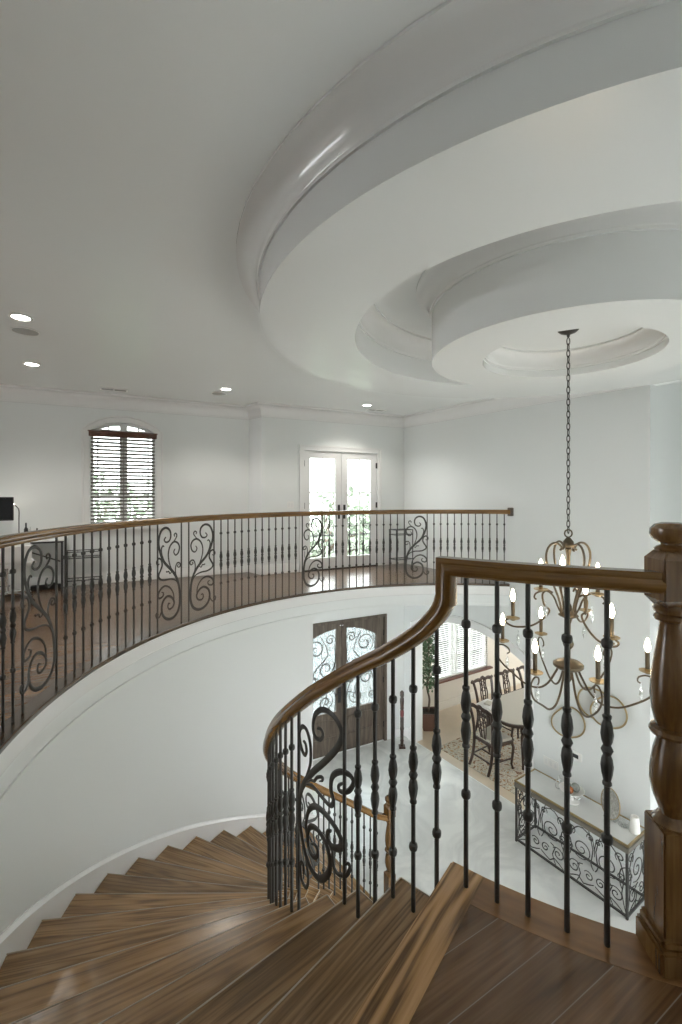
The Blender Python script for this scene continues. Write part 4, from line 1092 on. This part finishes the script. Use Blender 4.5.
kput(mb, 'bottom_rail', 'iron')
def grille(L_, mapf, nrm, reps):
    mb = MB(); H0, H1 = .05, KH - .085; hh = H1 - H0; cur = []
    seg = L_ / reps
    for i in range(reps):
        x0 = i * seg; mir = i % 2
        def X(u): return x0 + (seg * (1 - u) if mir else seg * u)
        def C(cu, cv, r, a0_, tn, sg): 
            return [(X((cu * seg + x) / seg), H0 + hh * cv + y) for x, y in spiral(0, 0, r, a0_, tn, .12, 22, sg)]
        cur += [C(.55, .60, seg * .36, -2.2, 1.7, 1), C(.30, .22, seg * .24, .6, 1.5, 1), C(.80, .20, seg * .17, 2.6, 1.4, -1), C(.18, .86, seg * .16, -1.0, 1.4, 1), C(.86, .88, seg * .13, 3.4, 1.3, -1), C(.12, .55, seg * .13, -.4, 1.3, 1)]
        cur += [[(X(u), H0 + hh * v) for u, v in l] for l in ([(0, .02), (.12, .3), (.05, .6), (.3, .9), (.6, .98), (.95, .86), (1.0, .6)], [(.1, .0), (.45, .10), (.62, .02), (.98, .10)], [(.98, .35), (.88, .45), (.95, .7), (.8, 1.0)], [(.4, .0), (.52, .16), (.42, .30), (.6, .35)], [(.0, .75), (.15, .68), (.2, .5), (.1, .35)])]
    for c in cur:
        P = [mapf(s, z) for s, z in catmull(c, 2)]
        mb.tube(P, lambda t: .0045 + .0025 * math.sin(PI * t), 5, flat=.0045, nrm=nrm)
    return mb
kput(grille(KL - .05, lambda s, z: kp(.025 + s, .012, z), KN, 4), 'front_grille', 'iron')
kput(grille(KDp - .05, lambda s, z: kp(KL - .012, .025 + s, z), KD, 1), 'side_grille', 'iron')
kput(grille(KDp - .05, lambda s, z: kp(.012, .025 + s, z), KD, 1), 'side_grille', 'iron')
# things on the console
kt = KH + .0005
p = kp(.62, .22, kt)
bowl = empty('fruit_bowl', p, label='white pedestal bowl holding decorative balls on the console table', cat='bowl')
mb = MB(); mb.lathe([(.001, 0), (.085, 0), (.085, .008), (.03, .02), (.016, .05), (.016, .075), (.04, .088), (.10, .105), (.14, .14), (.136, .142), (.095, .113), (.02, .095), (.001, .095)], n=28); mb.build('dish', 'white', bowl)
mb = MB(); mb.tube([Vector((.07 + .045 * math.cos(t), .0, .06 + .05 * math.sin(t))) for t in [2 * PI * i / 20 for i in range(21)]], .006, 6); mb.build('side_scroll', 'steel', bowl)
for dx, dy, r, m, lab in ((-.04, -.03, .042, 'orange', 'orange decorative ball in the white pedestal bowl'), (.045, .0, .05, 'pearl', 'larger mottled grey decorative ball in the white pedestal bowl'), (-.02, .06, .040, 'pearl', 'small mottled grey ball at the back of the white pedestal bowl')):
    mb = MB(); mb.sphere((0, 0, 0), r, 18); o = mb.build('decorative_ball', m); o.location = p + Vector((dx, dy, .108 + r)); tag(o, lab, 'ball', 'balls in the pedestal bowl')
q = kp(.42, .30, kt)
mb = MB()
for zc, rr, ang in ((.07, .062, .3), (.115, .05, 1.2)): mb.tube([Vector((rr * math.cos(t) * math.cos(ang), rr * math.cos(t) * math.sin(ang), zc + rr * math.sin(t))) for t in [2 * PI * i / 24 for i in range(25)]], .007, 7)
o = mb.build('ring_sculpture', 'steel'); o.location = q; tag(o, 'small silver interlocking ring sculpture behind the pedestal bowl', 'sculpture')
# round plate on a stand
p = kp(1.03, .30, kt); pr = empty('decorative_plate', p, label='large round mottled silver plate upright on the console table', cat='plate')
ax = Matrix.Rotation(math.atan2(-RN.y, -RN.x) - rad(30), 3, 'Z') @ Matrix.Rotation(rad(78), 3, 'Y')
mb = MB(); mb.lathe([(.001, -.012), (.10, -.012), (.15, .004), (.152, .010), (.10, -.002), (.001, -.002)], (0, 0, .165), 32, ax); mb.build('dish', 'shell', pr)
mb = MB(); mb.hoop([(.149, .003), (.157, .006), (.157, .013), (.149, .013)], (0, 0, .165), 32, ax); mb.build('rim', 'gold', pr)
mb = MB(); mb.box((0, 0, .006), (.13, .09, .012), z=kz); mb.box((-.02, 0.0, .03), (.05, .03, .04), z=kz); mb.build('stand', 'crystal', pr)
p = kp(1.165, .29, kt); mb = MB(); mb.lathe([(.001, 0), (.052, 0), (.052, .006), (.018, .012), (.018, .03), (.05, .04), (.047, .045), (.001, .046)], n=18); o = mb.build('glass_dish', 'crystal'); o.location = p; tag(o, 'small clear glass dish between the silver plate and the white candle', 'dish')
p = kp(1.28, .29, kt); mb = MB(); mb.lathe([(.001, 0), (.052, 0), (.052, .01), (.04, .16), (.037, .165), (.030, .166), (.028, .150), (.001, .15)], n=24); o = mb.build('candle', 'wax'); o.location = p; tag(o, 'white tapered pillar candle at the near end of the console', 'candle')

# =================================================================== DINING ROOM
TE = Vector((.86, .51, 0)).normalized(); TN = Vector((-TE.y, TE.x, 0)); T0 = Vector((2.52, 7.52, 0)); tz = math.atan2(TE.y, TE.x); FZ = ZL + .004
RUGZ = FZ + .008
rug = MB(); rA = Vector((1.70, 8.02, 0)); ru = Vector((.566, -.824, 0)); rv = Vector((.824, .566, 0))
rug.box((0, 0, .004), (2.9, 3.0, .008)); o = rug.build('rug', 'rug', bevel=.002); cc = rA + ru * 1.45 + rv * 1.5; o.location = (cc.x, cc.y, FZ); o.rotation_euler = (0, 0, math.atan2(ru.y, ru.x)); tag(o, 'floral rug in beige, rust and grey under the dining table', 'rug')
tb = empty('dining_table', T0 + TE * 1.2 + Z3 * RUGZ, rz=tz, label='oval dark mahogany dining table with a pale top', cat='dining table')
TL, TW, TH = 2.4, 1.08, .752
def superell(a, b, n=48, e=3.2): return [(a * abs(math.cos(t)) ** (2 / e) * (1 if math.cos(t) > 0 else -1), b * abs(math.sin(t)) ** (2 / e) * (1 if math.sin(t) > 0 else -1)) for t in [2 * PI * i / n for i in range(n)]]
mb = MB(); mb.prism(superell(TL / 2, TW / 2), TH - .03, TH); mb.build('table_top', 'mahog', tb, bevel=.006)
mb = MB(); mb.prism(superell(TL / 2 - .03, TW / 2 - .03), TH + .0002, TH + .006); mb.build('table_cover', 'fabric', tb)
mb = MB(); mb.prism(superell(TL / 2 - .12, TW / 2 - .12), TH - .11, TH - .03, [list(reversed(superell(TL / 2 - .145, TW / 2 - .145)))]); mb.build('apron', 'mahog', tb)
for sx in (-1, 1):
    for sy in (-1, 1):
        mb = MB(); mb.lathe([(.001, 0), (.02, 0), (.026, .03), (.02, .06), (.024, .10), (.04, .40), (.045, .52), (.035, .56), (.048, .59), (.05, .64), (.05, TH - .03), (.001, TH - .03)], (sx * (TL / 2 - .27), sy * (TW / 2 - .19), 0), 14); mb.build('leg', 'mahog', tb)
def dining_chair():
    """origin on the floor under the seat centre, faces +X"""
    r = empty('dining_chair')
    sh = .46
    mb = MB(); mb.prism([(-.20, -.19), (.22, -.25), (.24, -.22), (.24, .22), (.22, .25), (-.20, .19)], sh - .06, sh - .01); mb.build('seat_rail', 'mahog', r, bevel=.006)
    mb = MB(); mb.prism([(-.19, -.18), (.21, -.235), (.225, -.21), (.225, .21), (.21, .235), (-.19, .18)], sh - .012, sh + .035); mb.build('seat', 'fabric', r, bevel=.015)
    for s in (-1, 1):
        mb = MB(); mb.tube([(.20, s * .225, sh - .03), (.225, s * .245, sh - .12), (.215, s * .235, .22), (.20, s * .225, .07), (.215, s * .235, .02), (.22, s * .237, .0)], lambda t: .026 - .012 * t + (.012 if t > .9 else 0), 8); mb.build('leg', 'mahog', r)
        mb = MB(); mb.tube(catmull([(-.20, s * .19, sh), (-.21, s * .19, .30), (-.25, s * .19, .12), (-.31, s * .195, .0)], 4), lambda t: .026 - .005 * t, 8); mb.build('leg', 'mahog', r)
        mb = MB(); mb.tube(catmull([(-.20, s * .19, sh - .02), (-.205, s * .195, .62), (-.235, s * .215, .82), (-.275, s * .235, .965)], 4), lambda t: .024, 8); mb.build('back_post', 'mahog', r)
    mb = MB(); cr = [(-.285, -.275, .985), (-.278, -.235, .965), (-.278, -.14, .985), (-.275, -.06, .975), (-.28, 0, 1.01), (-.275, .06, .975), (-.278, .14, .985), (-.278, .235, .965), (-.285, .275, .985)]
    mb.tube(catmull(cr, 4), lambda t: .034, 8, flat=.014, nrm=(1, 0, 0)); mb.sphere((-.28, 0, 1.005), .03, 8, (.5, 1.3, 1)); mb.build('crest_rail', 'mahog', r)
    mb = MB()
    for y0, y1, y2 in ((-.045, -.085, -.03), (-.018, -.035, -.012), (.018, .035, .012), (.045, .085, .03)):
        mb.tube(catmull([(-.20, y0, sh + .03), (-.212, y1 * .8, .60), (-.235, y1, .75), (-.258, y2 * 2.2, .86), (-.275, y2 * 2.6,   .975)], 4), .016, 6, flat=.008, nrm=(1, 0, 0))
    for zc, yy in ((.66, .04), (.80, .055), (.90, .05)):
        mb.tube([(-.225 - (zc - .66) * .18, yy * math.cos(t), zc + .035 * math.sin(t)) for t in [2 * PI * i / 14 for i in range(15)]], .009, 6, flat=.006, nrm=(1, 0, 0))
    mb.build('splat', 'mahog', r)
    mb = MB(); mb.bar((-.24, -.19, .17), (-.24, .19, .17), .02); mb.bar((.0, -.21, .16), (.0, .21, .16), .02); mb.bar((-.23, -.19, .17), (.21, -.23, .16), .018); mb.bar((-.23, .19, .17), (.21, .23, .16), .018); mb.build('stretcher', 'mahog', r)
    return r
c0 = dining_chair()
spots = [(T0 + TE * -.06, tz, 'dark carved dining chair at the near end of the table, back to the foyer', ),
         (T0 + TE * .62 + TN * .54, tz - PI / 2, 'dark carved dining chair under the window, beside the white napkin stack'),
         (T0 + TE * 1.24 + TN * .54, tz - PI / 2, 'dark carved dining chair, second along the window side of the table'),
         (T0 + TE * 1.87 + TN * .54, tz - PI / 2, 'dark carved dining chair, third along the window side, half hidden by the wall')]
for i, (p, a, lab) in enumerate(spots):
    o = c0 if i == 0 else copy_tree(c0)
    o.location = (p.x, p.y, RUGZ + .003); o.rotation_euler = (0, 0, a); tag(o, lab, 'chair', 'chairs round the dining table')
pp = T0 + TE * .27 + TN * .36 + Z3 * (RUGZ + TH + .0065)
ns = empty('napkin_stack', pp, rz=tz, label='folded white placemats and napkin at the corner of the dining table', cat='table linen')
mb = MB()
for i in range(3): mb.box((0, 0, .004 + .008 * i), (.34 - .01 * i, .28, .007), z=.06 * i)
mb.build('placemats', 'paper', ns, bevel=.002)
mb = MB(); mb.box((0, 0, .036), (.16, .12, .022), z=.3); mb.build('napkin', 'fabric', ns, bevel=.008)

# potted ficus
def leaf_quad(mb, c, d, nrm_, L_, w):
    d = d.normalized(); s = d.cross(nrm_)
    if s.length < 1e-4: s = d.orthogonal()
    s.normalize(); u = s.cross(d)
    mb.add([c, c + d * L_ * .45 + s * w, c + d * L_ + u * (-L_ * .15), c + d * L_ * .45 - s * w], [(0, 1, 2), (0, 2, 3)])
def rv3(): 
    while True:
        v = Vector((random.uniform(-1, 1), random.uniform(-1, 1), random.uniform(-1, 1)))
        if .05 < v.length < 1: return v
pt = at(428, 731, 8.66); pt.z = FZ
pl = empty('potted_ficus', pt, label='tall potted ficus tree in a brown pot inside the arched opening', cat='plant')
mb = MB(); mb.ring([[Vector((x * s, y * s, z)) for x, y in ((-1, -1), (1, -1), (1, 1), (-1, 1))] for s, z in ((.10, 0), (.15, .30), (.165, .31), (.165, .345), (.145, .345), (.14, .31))]); mb.build('pot', 'pot', pl, bevel=.006)
mb = MB(); mb.box((0, 0, .315), (.27, .27, .02)); mb.build('soil', 'soil', pl)
mb = MB(); trunk = catmull([(0, 0, .32), (.03, .01, .55), (-.02, .0, .8), (.02, -.02, 1.05), (0, 0, 1.35), (.02, 0, 1.7)], 5); mb.tube(trunk, lambda t: .022 - .014 * t, 8)
br = []
for i in range(26):
    h_ = .75 + 1.0 * i / 25; a = i * 2.4; L_ = .12 + .05 * math.sin(i * 1.7)
    b0 = Vector((0, 0, h_)); b1 = b0 + Vector((math.cos(a) * L_, math.sin(a) * L_, .10)); mb.tube([b0, (b0 + b1) / 2 + Vector((0, 0, .02)), b1], .005, 5); br.append((b0, b1))
mb.build('trunk', 'bark', pl)
mb = MB()
for b0, b1 in br:
    for k in range(30):
        t = random.uniform(.3, 1.1); c = b0.lerp(b1, t) + rv3() * .07; d = (rv3() + Vector((0, 0, -.5))); leaf_quad(mb, c, d, rv3(), random.uniform(.05, .085), random.uniform(.014, .022))
mb.build('foliage', 'leaf', pl, smooth=False)

# slim carved post beside the entry doors
sp_ = at(402, 745, 8.03); sp_.z = ZL
tp = empty('carved_totem', sp_, label='slim dark carved wooden totem standing by the arched opening', cat='sculpture')
mb = MB(); mb.box((0, 0, .015), (.11, .11, .03)); mb.build('foot', 'mahog', tp, bevel=.004)
mb = MB(); mb.lathe([(.03, .03), (.028, .10), (.034, .12), (.028, .15), (.03, .30), (.036, .33), (.03, .36), (.032, .52), (.026, .54)], n=10); mb.lathe([(.026, .66), (.034, .68), (.030, .72), (.036, .80), (.033, .86), (.026, .88), (.036, .91), (.034, .97), (.015, .995), (.001, 1.0)], n=10); mb.build('carved_post', 'mahog', tp)
mb = MB(); mb.lathe([(.026, .54), (.034, .56), (.034, .64), (.026, .66)], n=10); mb.build('red_band', 'red', tp)

# =================================================================== UPPER ROOM: desk corner, wire stands
fL = frame_on(LW0, LU, LN); lz = math.atan2(LU.y, LU.x)
sdx = ray_s(63, LW0 - LN * .60, LU)
desk = empty('work_desk', fL(sdx - .75, 0, .42), label='white-topped desk on a black metal frame against the left wall', cat='desk')
dinv = -Vector(desk.location); s1d = sdx + .02; s0d = sdx - 1.9
def dput(mb, n, m, p=desk, **k):
    for v in mb.v: v += dinv
    return mb.build(n, m, p, **k)
mb = MB(); mb.box(fL((s0d + s1d) / 2, .69, .34), (s1d - s0d, .62, .018), z=lz); dput(mb, 'desk_top', 'white', bevel=.004)
mb = MB()
for o_ in (.07, .60): mb.bar(fL(s0d + .02, .67, o_), fL(s1d - .02, .67, o_), .022)
for s in (s0d + .03, s1d - .03): mb.bar(fL(s, .67, .07), fL(s, .67, .60), .022)
mb.bar(fL(s1d - .05, .67, .60), fL(s1d - .62, .67, .60), .02); mb.bar(fL(s1d - .62, .66, .58), fL(s1d - .05, .42, .58), .014)
dput(mb, 'frame', 'black')
for s in (s0d + .03, s1d - .03):
    for o_ in (.07, .60):
        mb = MB(); mb.bar(fL(s, 0, o_), fL(s, .67, o_), .018); dput(mb, 'leg', 'black')
DT = .6995
mon = empty('monitor', fL(ray_s(2, LW0, LU) - .12, DT, .30), label='black computer monitor on the desk', cat='monitor'); minv = -Vector(mon.location)
smn = ray_s(13.7, LW0 - LN * .26, LU)
def mput(mb, n, m, **k):
    for v in mb.v: v += minv
    return mb.build(n, m, mon, **k)
pm = LW0 - LN * .26 + LU * (smn - .30)
mb = MB(); mb.box((pm.x, pm.y, 1.085), (.60, .03, .30), z=lz); mput(mb, 'housing', 'black', bevel=.004)
mb = MB(); pmf = pm - LN * .0165; mb.box((pmf.x, pmf.y, 1.09), (.575, .003, .265), z=lz); mput(mb, 'screen', 'screen')
mb = MB(); mb.box((pm.x, pm.y, DT + .006), (.22, .16, .012), z=lz); pk = pm + LN * .03; mb.bar((pk.x, pk.y, DT + .01), (pk.x, pk.y, 1.05), .04, .02); mput(mb, 'stand', 'steel')
sl = ray_s(19, LW0 - LN * .22, LU); pl2 = LW0 - LN * .22 + LU * sl
lamp = empty('desk_lamp', (pl2.x, pl2.y, DT), rz=lz, label='slim black desk lamp with a lit tip beside the monitor', cat='lamp')
mb = MB(); mb.lathe([(.001, 0), (.045, 0), (.045, .012), (.01, .016), (.001, .016)], n=18); mb.build('base', 'black', lamp)
mb = MB(); mb.tube(catmull([(0, 0, .012), (0, 0, .24), (0, 0, .36), (-.02, 0, .405), (-.06, 0, .445)], 5), .006, 7); mb.build('stem', 'black', lamp)
mb = MB(); mb.bar((-.05, 0, .438), (-.115, 0, .495), .022, .012); mb.build('lamp_head', 'ledlamp', lamp, bevel=.003)
for (x, o_, h_, lab, cat, nm, mat) in ((26, .13, .20, 'small dark bottle on the desk right of the lamp', 'bottle', 'bottle', 'black'), (30, .22, .15, 'short clear jar on the desk beside the bottle', 'jar', 'jar', 'crystal'), (37, .2, .13, 'little dark figurine near the right end of the desk', 'ornament', 'figurine', 'black')):
    s = ray_s(x, LW0 - LN * o_, LU); q = LW0 - LN * o_ + LU * s
    mb = MB(); mb.lathe([(.001, 0), (.022, 0), (.024, .01), (.024, h_ * .55), (.010, h_ * .7), (.010, h_ * .95), (.001, h_)], n=14); o = mb.build(nm, mat); o.location = (q.x, q.y, DT); tag(o, lab, cat)
s = ray_s(32, LW0 - LN * .45, LU); q = LW0 - LN * .45 + LU * s
mb = MB()
for i in range(3): mb.box((.01 * i, .004 * i, .003 + .005 * i), (.30, .21, .0045), z=lz + .05 * i)
o = mb.build('paper_stack', 'paper', smooth=False); o.location = (q.x, q.y, DT); tag(o, 'flat stack of white papers on the desk', 'papers')
# office chair: partly hidden by the railing
oc = at(6, 600, 5.33); oc.z = 0
och = empty('office_chair', oc, rz=lz + .5, label='white office chair on a chrome castor base behind the railing', cat='office chair')
mb = MB(); mb.box((0, 0, .47), (.48, .46, .08)); mb.build('seat', 'white', och, bevel=.03)
mb = MB(); mb.box((-.05, -.25, .60), (.44, .06, .22), Matrix.Rotation(rad(10), 3, 'X')); mb.build('backrest', 'white', och, bevel=.025)
mb = MB(); mb.tube([(0, 0, .09), (0, 0, .44)], .025, 10); mb.build('column', 'steel', och)
for i in range(5):
    a = 2 * PI * i / 5 + .3; e = Vector((math.cos(a) * .30, math.sin(a) * .30, .075))
    mb = MB(); mb.tube(catmull([(0, 0, .11), (e.x * .5, e.y * .5, .115), (e.x, e.y, e.z)], 4), lambda t: .022 - .006 * t, 8); lg = mb.build('base_arm', 'steel', och)
    mb = MB(); mb.lathe([(.001, -.022), (.022, -.02), (.028, -.01), (.028, .01), (.022, .02), (.001, .022)], (e.x, e.y, .029), 12, Matrix.Rotation(a, 3, 'Z') @ Matrix.Rotation(PI / 2, 3, 'X')); mb.build('castor', 'black', lg)
s = ray_s(46, LW0 - LN * .12, LU); q = LW0 - LN * .12 + LU * s
mb = MB(); mb.box((0, 0, .03), (.34, .08, .06), z=lz); mb.box((.1, 0, .075), (.04, .04, .03), z=lz); mb.box((0, 0, .07), (.03, .03, .025), z=lz); o = mb.build('power_strip', 'black', bevel=.006); o.location = (q.x, q.y, 0); tag(o, 'black power strip on the floor under the desk', 'power strip')
# printer-like white drawer unit under the desk
s = ray_s(8, LW0 - LN * .3, LU); q = LW0 - LN * .3 + LU * s
dr = empty('drawer_unit', (q.x, q.y, 0), rz=lz, label='low white drawer unit under the desk behind the office chair', cat='drawers')
mb = MB(); mb.box((0, 0, .29), (.42, .44, .50)); mb.build('body', 'white', dr, bevel=.004)
mb = MB(); mb.box((0, 0, .555), (.46, .48, .025)); mb.build('top', 'black', dr, bevel=.003)
for i in range(3):
    mb = MB(); mb.box((0, -.225, .13 + .155 * i), (.40, .012, .145)); d_ = mb.build('drawer', 'white', dr, bevel=.003)
    mb = MB(); mb.bar((-.06, -.245, .15 + .155 * i), (.06, -.245, .15 + .155 * i), .01); mb.build('handle', 'black', d_)
for sx in (-1, 1):
    for sy in (-1, 1):
        mb = MB(); mb.lathe([(.001, -.01), (.02, -.01), (.02, .01), (.001, .01)], (sx * .17, sy * .17, .0205), 12, Matrix.Rotation(PI / 2, 3, 'X')); mb.bar((sx * .17, sy * .17, .02), (sx * .17, sy * .17, .045), .012); mb.build('castor', 'black', dr)
# wire stands
def wire_stand(loc, rzz, w, d, h, lab):
    r = empty('wire_stand', loc, rz=rzz, label=lab, cat='side table', group='black wire stands')
    for sx in (-1, 1):
        for sy in (-1, 1):
            mb = MB(); mb.bar((sx * w / 2, sy * d / 2, 0), (sx * w / 2, sy * d / 2, h), .012); mb.build('leg', 'black', r)
    for z in (h - .006, h - .09):
        mb = MB()
        for sy in (-1, 1): mb.bar((-w / 2, sy * d / 2, z), (w / 2, sy * d / 2, z), .01)
        for sx in (-1, 1): mb.bar((sx * w / 2, -d / 2, z), (sx * w / 2, d / 2, z), .01)
        if z > h - .05:
            for i in range(1, 6): mb.bar((-w / 2 + w * i / 6, -d / 2, z), (-w / 2 + w * i / 6, d / 2, z), .005)
        mb.build('top_rim' , 'black', r)
    mb = MB(); z = h * .22
    for sy in (-1, 1): mb.bar((-w / 2, sy * d / 2, z), (w / 2, sy * d / 2, z), .01)
    for sx in (-1, 1): mb.bar((sx * w / 2, -d / 2, z), (sx * w / 2, d / 2, z), .01)
    for i in range(1, 6): mb.bar((-w / 2 + w * i / 6, -d / 2, z), (-w / 2 + w * i / 6, d / 2, z), .005)
    mb.build('shelf', 'black', r)
    mb = MB(); mb.box((0, 0, h - .088), (w - .012, d - .012, .005)); mb.build('glass_shelf', 'crystal', r)
p = at(83.5, 585, 6.28); wire_stand((p.x, p.y, 0), lz, .40, .24, .50, 'low black wire stand on the floor below the arched window')
p = at(401, 562, 8.0); wire_stand((p.x, p.y, 0), math.atan2(DU.y, DU.x), .34, .22, .66, 'taller black wire stand in the corner right of the glazed doors')

# =================================================================== OUTSIDE
g = MB(); g.prism([(-40, -20), (40, -20), (40, 60), (-40, 60)], ZL - .35, ZL - .25)
structure(g.build('ground', 'grass'), 'lawn outside the house', 'ground')
# exterior iron balustrade beyond the glazed doors
ex = empty('exterior_railing', J1 + DU * ((ds0 + ds1) / 2) + DN * .75, label='black iron scroll railing outside the glazed doors', cat='railing'); einv = -Vector(ex.location)
fo = lambda s, z: J1 + DU * s + DN * .75 + Z3 * z
mb = MB()
for z in (.08, .50, .92): mb.bar(fo(ds0 - .3, z), fo(ds1 + .3, z), .025)
s = ds0 - .3
while s < ds1 + .35: mb.bar(fo(s, .0), fo(s, .92), .016); s += .34
for v in mb.v: v += einv
mb.build('frame', 'iron', ex)
mb = MB(); s = ds0 - .3
while s < ds1 + .2:
    for (cx_, cz_, r, a0_, sg) in ((.09, .75, .08, -1, 1), (.25, .66, .08, 2, 1), (.09, .36, .08, 1, -1), (.25, .24, .08, -2, -1), (.17, .50, .05, 0, 1)):
        mb.tube([fo(s + x, z) for x, z in spiral(cx_, cz_, r, a0_, 1.5, .12, 16, sg)], .008, 5)
    s += .34
for v in mb.v: v += einv
mb.build('scrollwork', 'iron', ex)
bd = MB(); bd.slab([(-2.6, SOF), (DLEN + .3, SOF), (DLEN + .3, -.02), (-2.6, -.02)], J1 + DN * .185, DU, Z3, DN * .7); structure(bd.build('floor_4', 'stone', smooth=False), 'outside balcony slab beyond the glazed doors', 'floor')
def tree(loc, h, r, lab, nleaf=900, sz=.28, nm='garden_tree', lo=.35, leaf='treeleaf'):
    t = empty(nm, loc, label=lab, cat='tree', group='garden trees outside')
    mb = MB(); mb.tube([(0, 0, -.1), (.05, 0, h * .4), (0, .05, h * .8)], lambda q: .14 - .09 * q, 8)
    cl = []
    for i in range(14):
        a = random.uniform(0, 2 * PI); z = h * random.uniform(lo, 1.0); rr = r * random.uniform(.3, .9) * (1.1 - abs(z / h - .6)); c = Vector((math.cos(a) * rr, math.sin(a) * rr, z)); cl.append(c)
        mb.tube([(0, 0, z * .75), c * .6 + Vector((0, 0, z * .35)), c], lambda q: .05 - .035 * q, 5)
    mb.build('trunk', 'bark', t)
    mb = MB()
    for k in range(nleaf):
        c = random.choice(cl) + rv3() * r * .42; leaf_quad(mb, c, rv3(), rv3(), random.uniform(.6, 1.2) * sz, random.uniform(.25, .4) * sz)
    mb.build('foliage', leaf, t, smooth=False)
gz = ZL - .26
for (x, Y, h_, r_, lab) in ((322, 15.5, 5.2, 2.1, 'leafy tree seen through the left glazed door'), (372, 18, 4.2, 1.8, 'lower tree seen through the right glazed door'), (100, 13.5, 5.0, 2.2, 'tree behind the blinds of the arched window')):
    p = at(x, 0, Y); tree((p.x, p.y, gz), h_, r_, lab)
for (x, Y, h_, r_, lab) in ((322, 10.6, 2.5, .95, 'bush behind the left entry door'), (366, 11.2, 2.3, .95, 'bush behind the right entry door')):
    p = at(x, 0, Y); tree((p.x, p.y, gz), h_, r_, lab, 1100, .26, 'garden_bush', .08, 'bushleaf')
for (x, Y, lab) in ((441, 12.2, 'dense hedge bush behind the left dining-window pane'), (463, 12.9, 'dense hedge bush behind the middle of the dining window'), (485, 13.6, 'dense hedge bush behind the right dining-window pane')):
    p = at(x, 0, Y); tree((p.x, p.y, gz), 2.3, 1.0, lab, 3000, .30, 'garden_bush', .06, 'bushleaf')

# =================================================================== LIGHT
wd_ = bpy.data.worlds.new('world'); sc.world = wd_; wd_.use_nodes = True
bg = wd_.node_tree.nodes['Background']; bg.inputs[0].default_value = (0.98, 0.992, 0.995, 1); bg.inputs[1].default_value = 4.0
def lamp_at(name, typ, loc, power, col=(1, 1, 1), size=.1, rot=None, **k):
    l = bpy.data.lights.new(name, typ); l.energy = power; l.color = col
    if typ == 'AREA': l.shape = k.get('shape', 'DISK'); l.size = size
    else: l.shadow_soft_size = size
    if typ == 'SPOT': l.spot_size = rad(k.get('cone', 120)); l.spot_blend = .6
    o = bpy.data.objects.new(name, l); COL.objects.link(o); o.location = loc
    if rot: o.rotation_euler = rot
    return o
for x, y, _ in lights:
    p = ceil_pt(x, y, ZC - .012); lamp_at('downlight_lamp', 'SPOT', p, 30, (1, .95, .86), .05, cone=130)
for tab, zt_ in ((LOW, 0), (MIDT, 0), (TOPT, 0)):
    for a, R_, zc in tab:
        x, y, z = rz((R_, zc + .165), a); lamp_at('candle_lamp', 'POINT', (CX + x, CY + y, z), 1.1, (1, .80, .55), .02)
# daylight through the glazing
sc.view_settings.view_transform = 'Standard'; sc.view_settings.look = 'None'; sc.view_settings.gamma = 1.0; sc.view_settings.use_curve_mapping = False
sc.view_settings.exposure = 1.3
sc.cycles.max_bounces = 8; sc.cycles.diffuse_bounces = 5; sc.cycles.transparent_max_bounces = 12
sc.cycles.use_denoising = True
sc.cycles.sample_clamp_indirect = 6.0
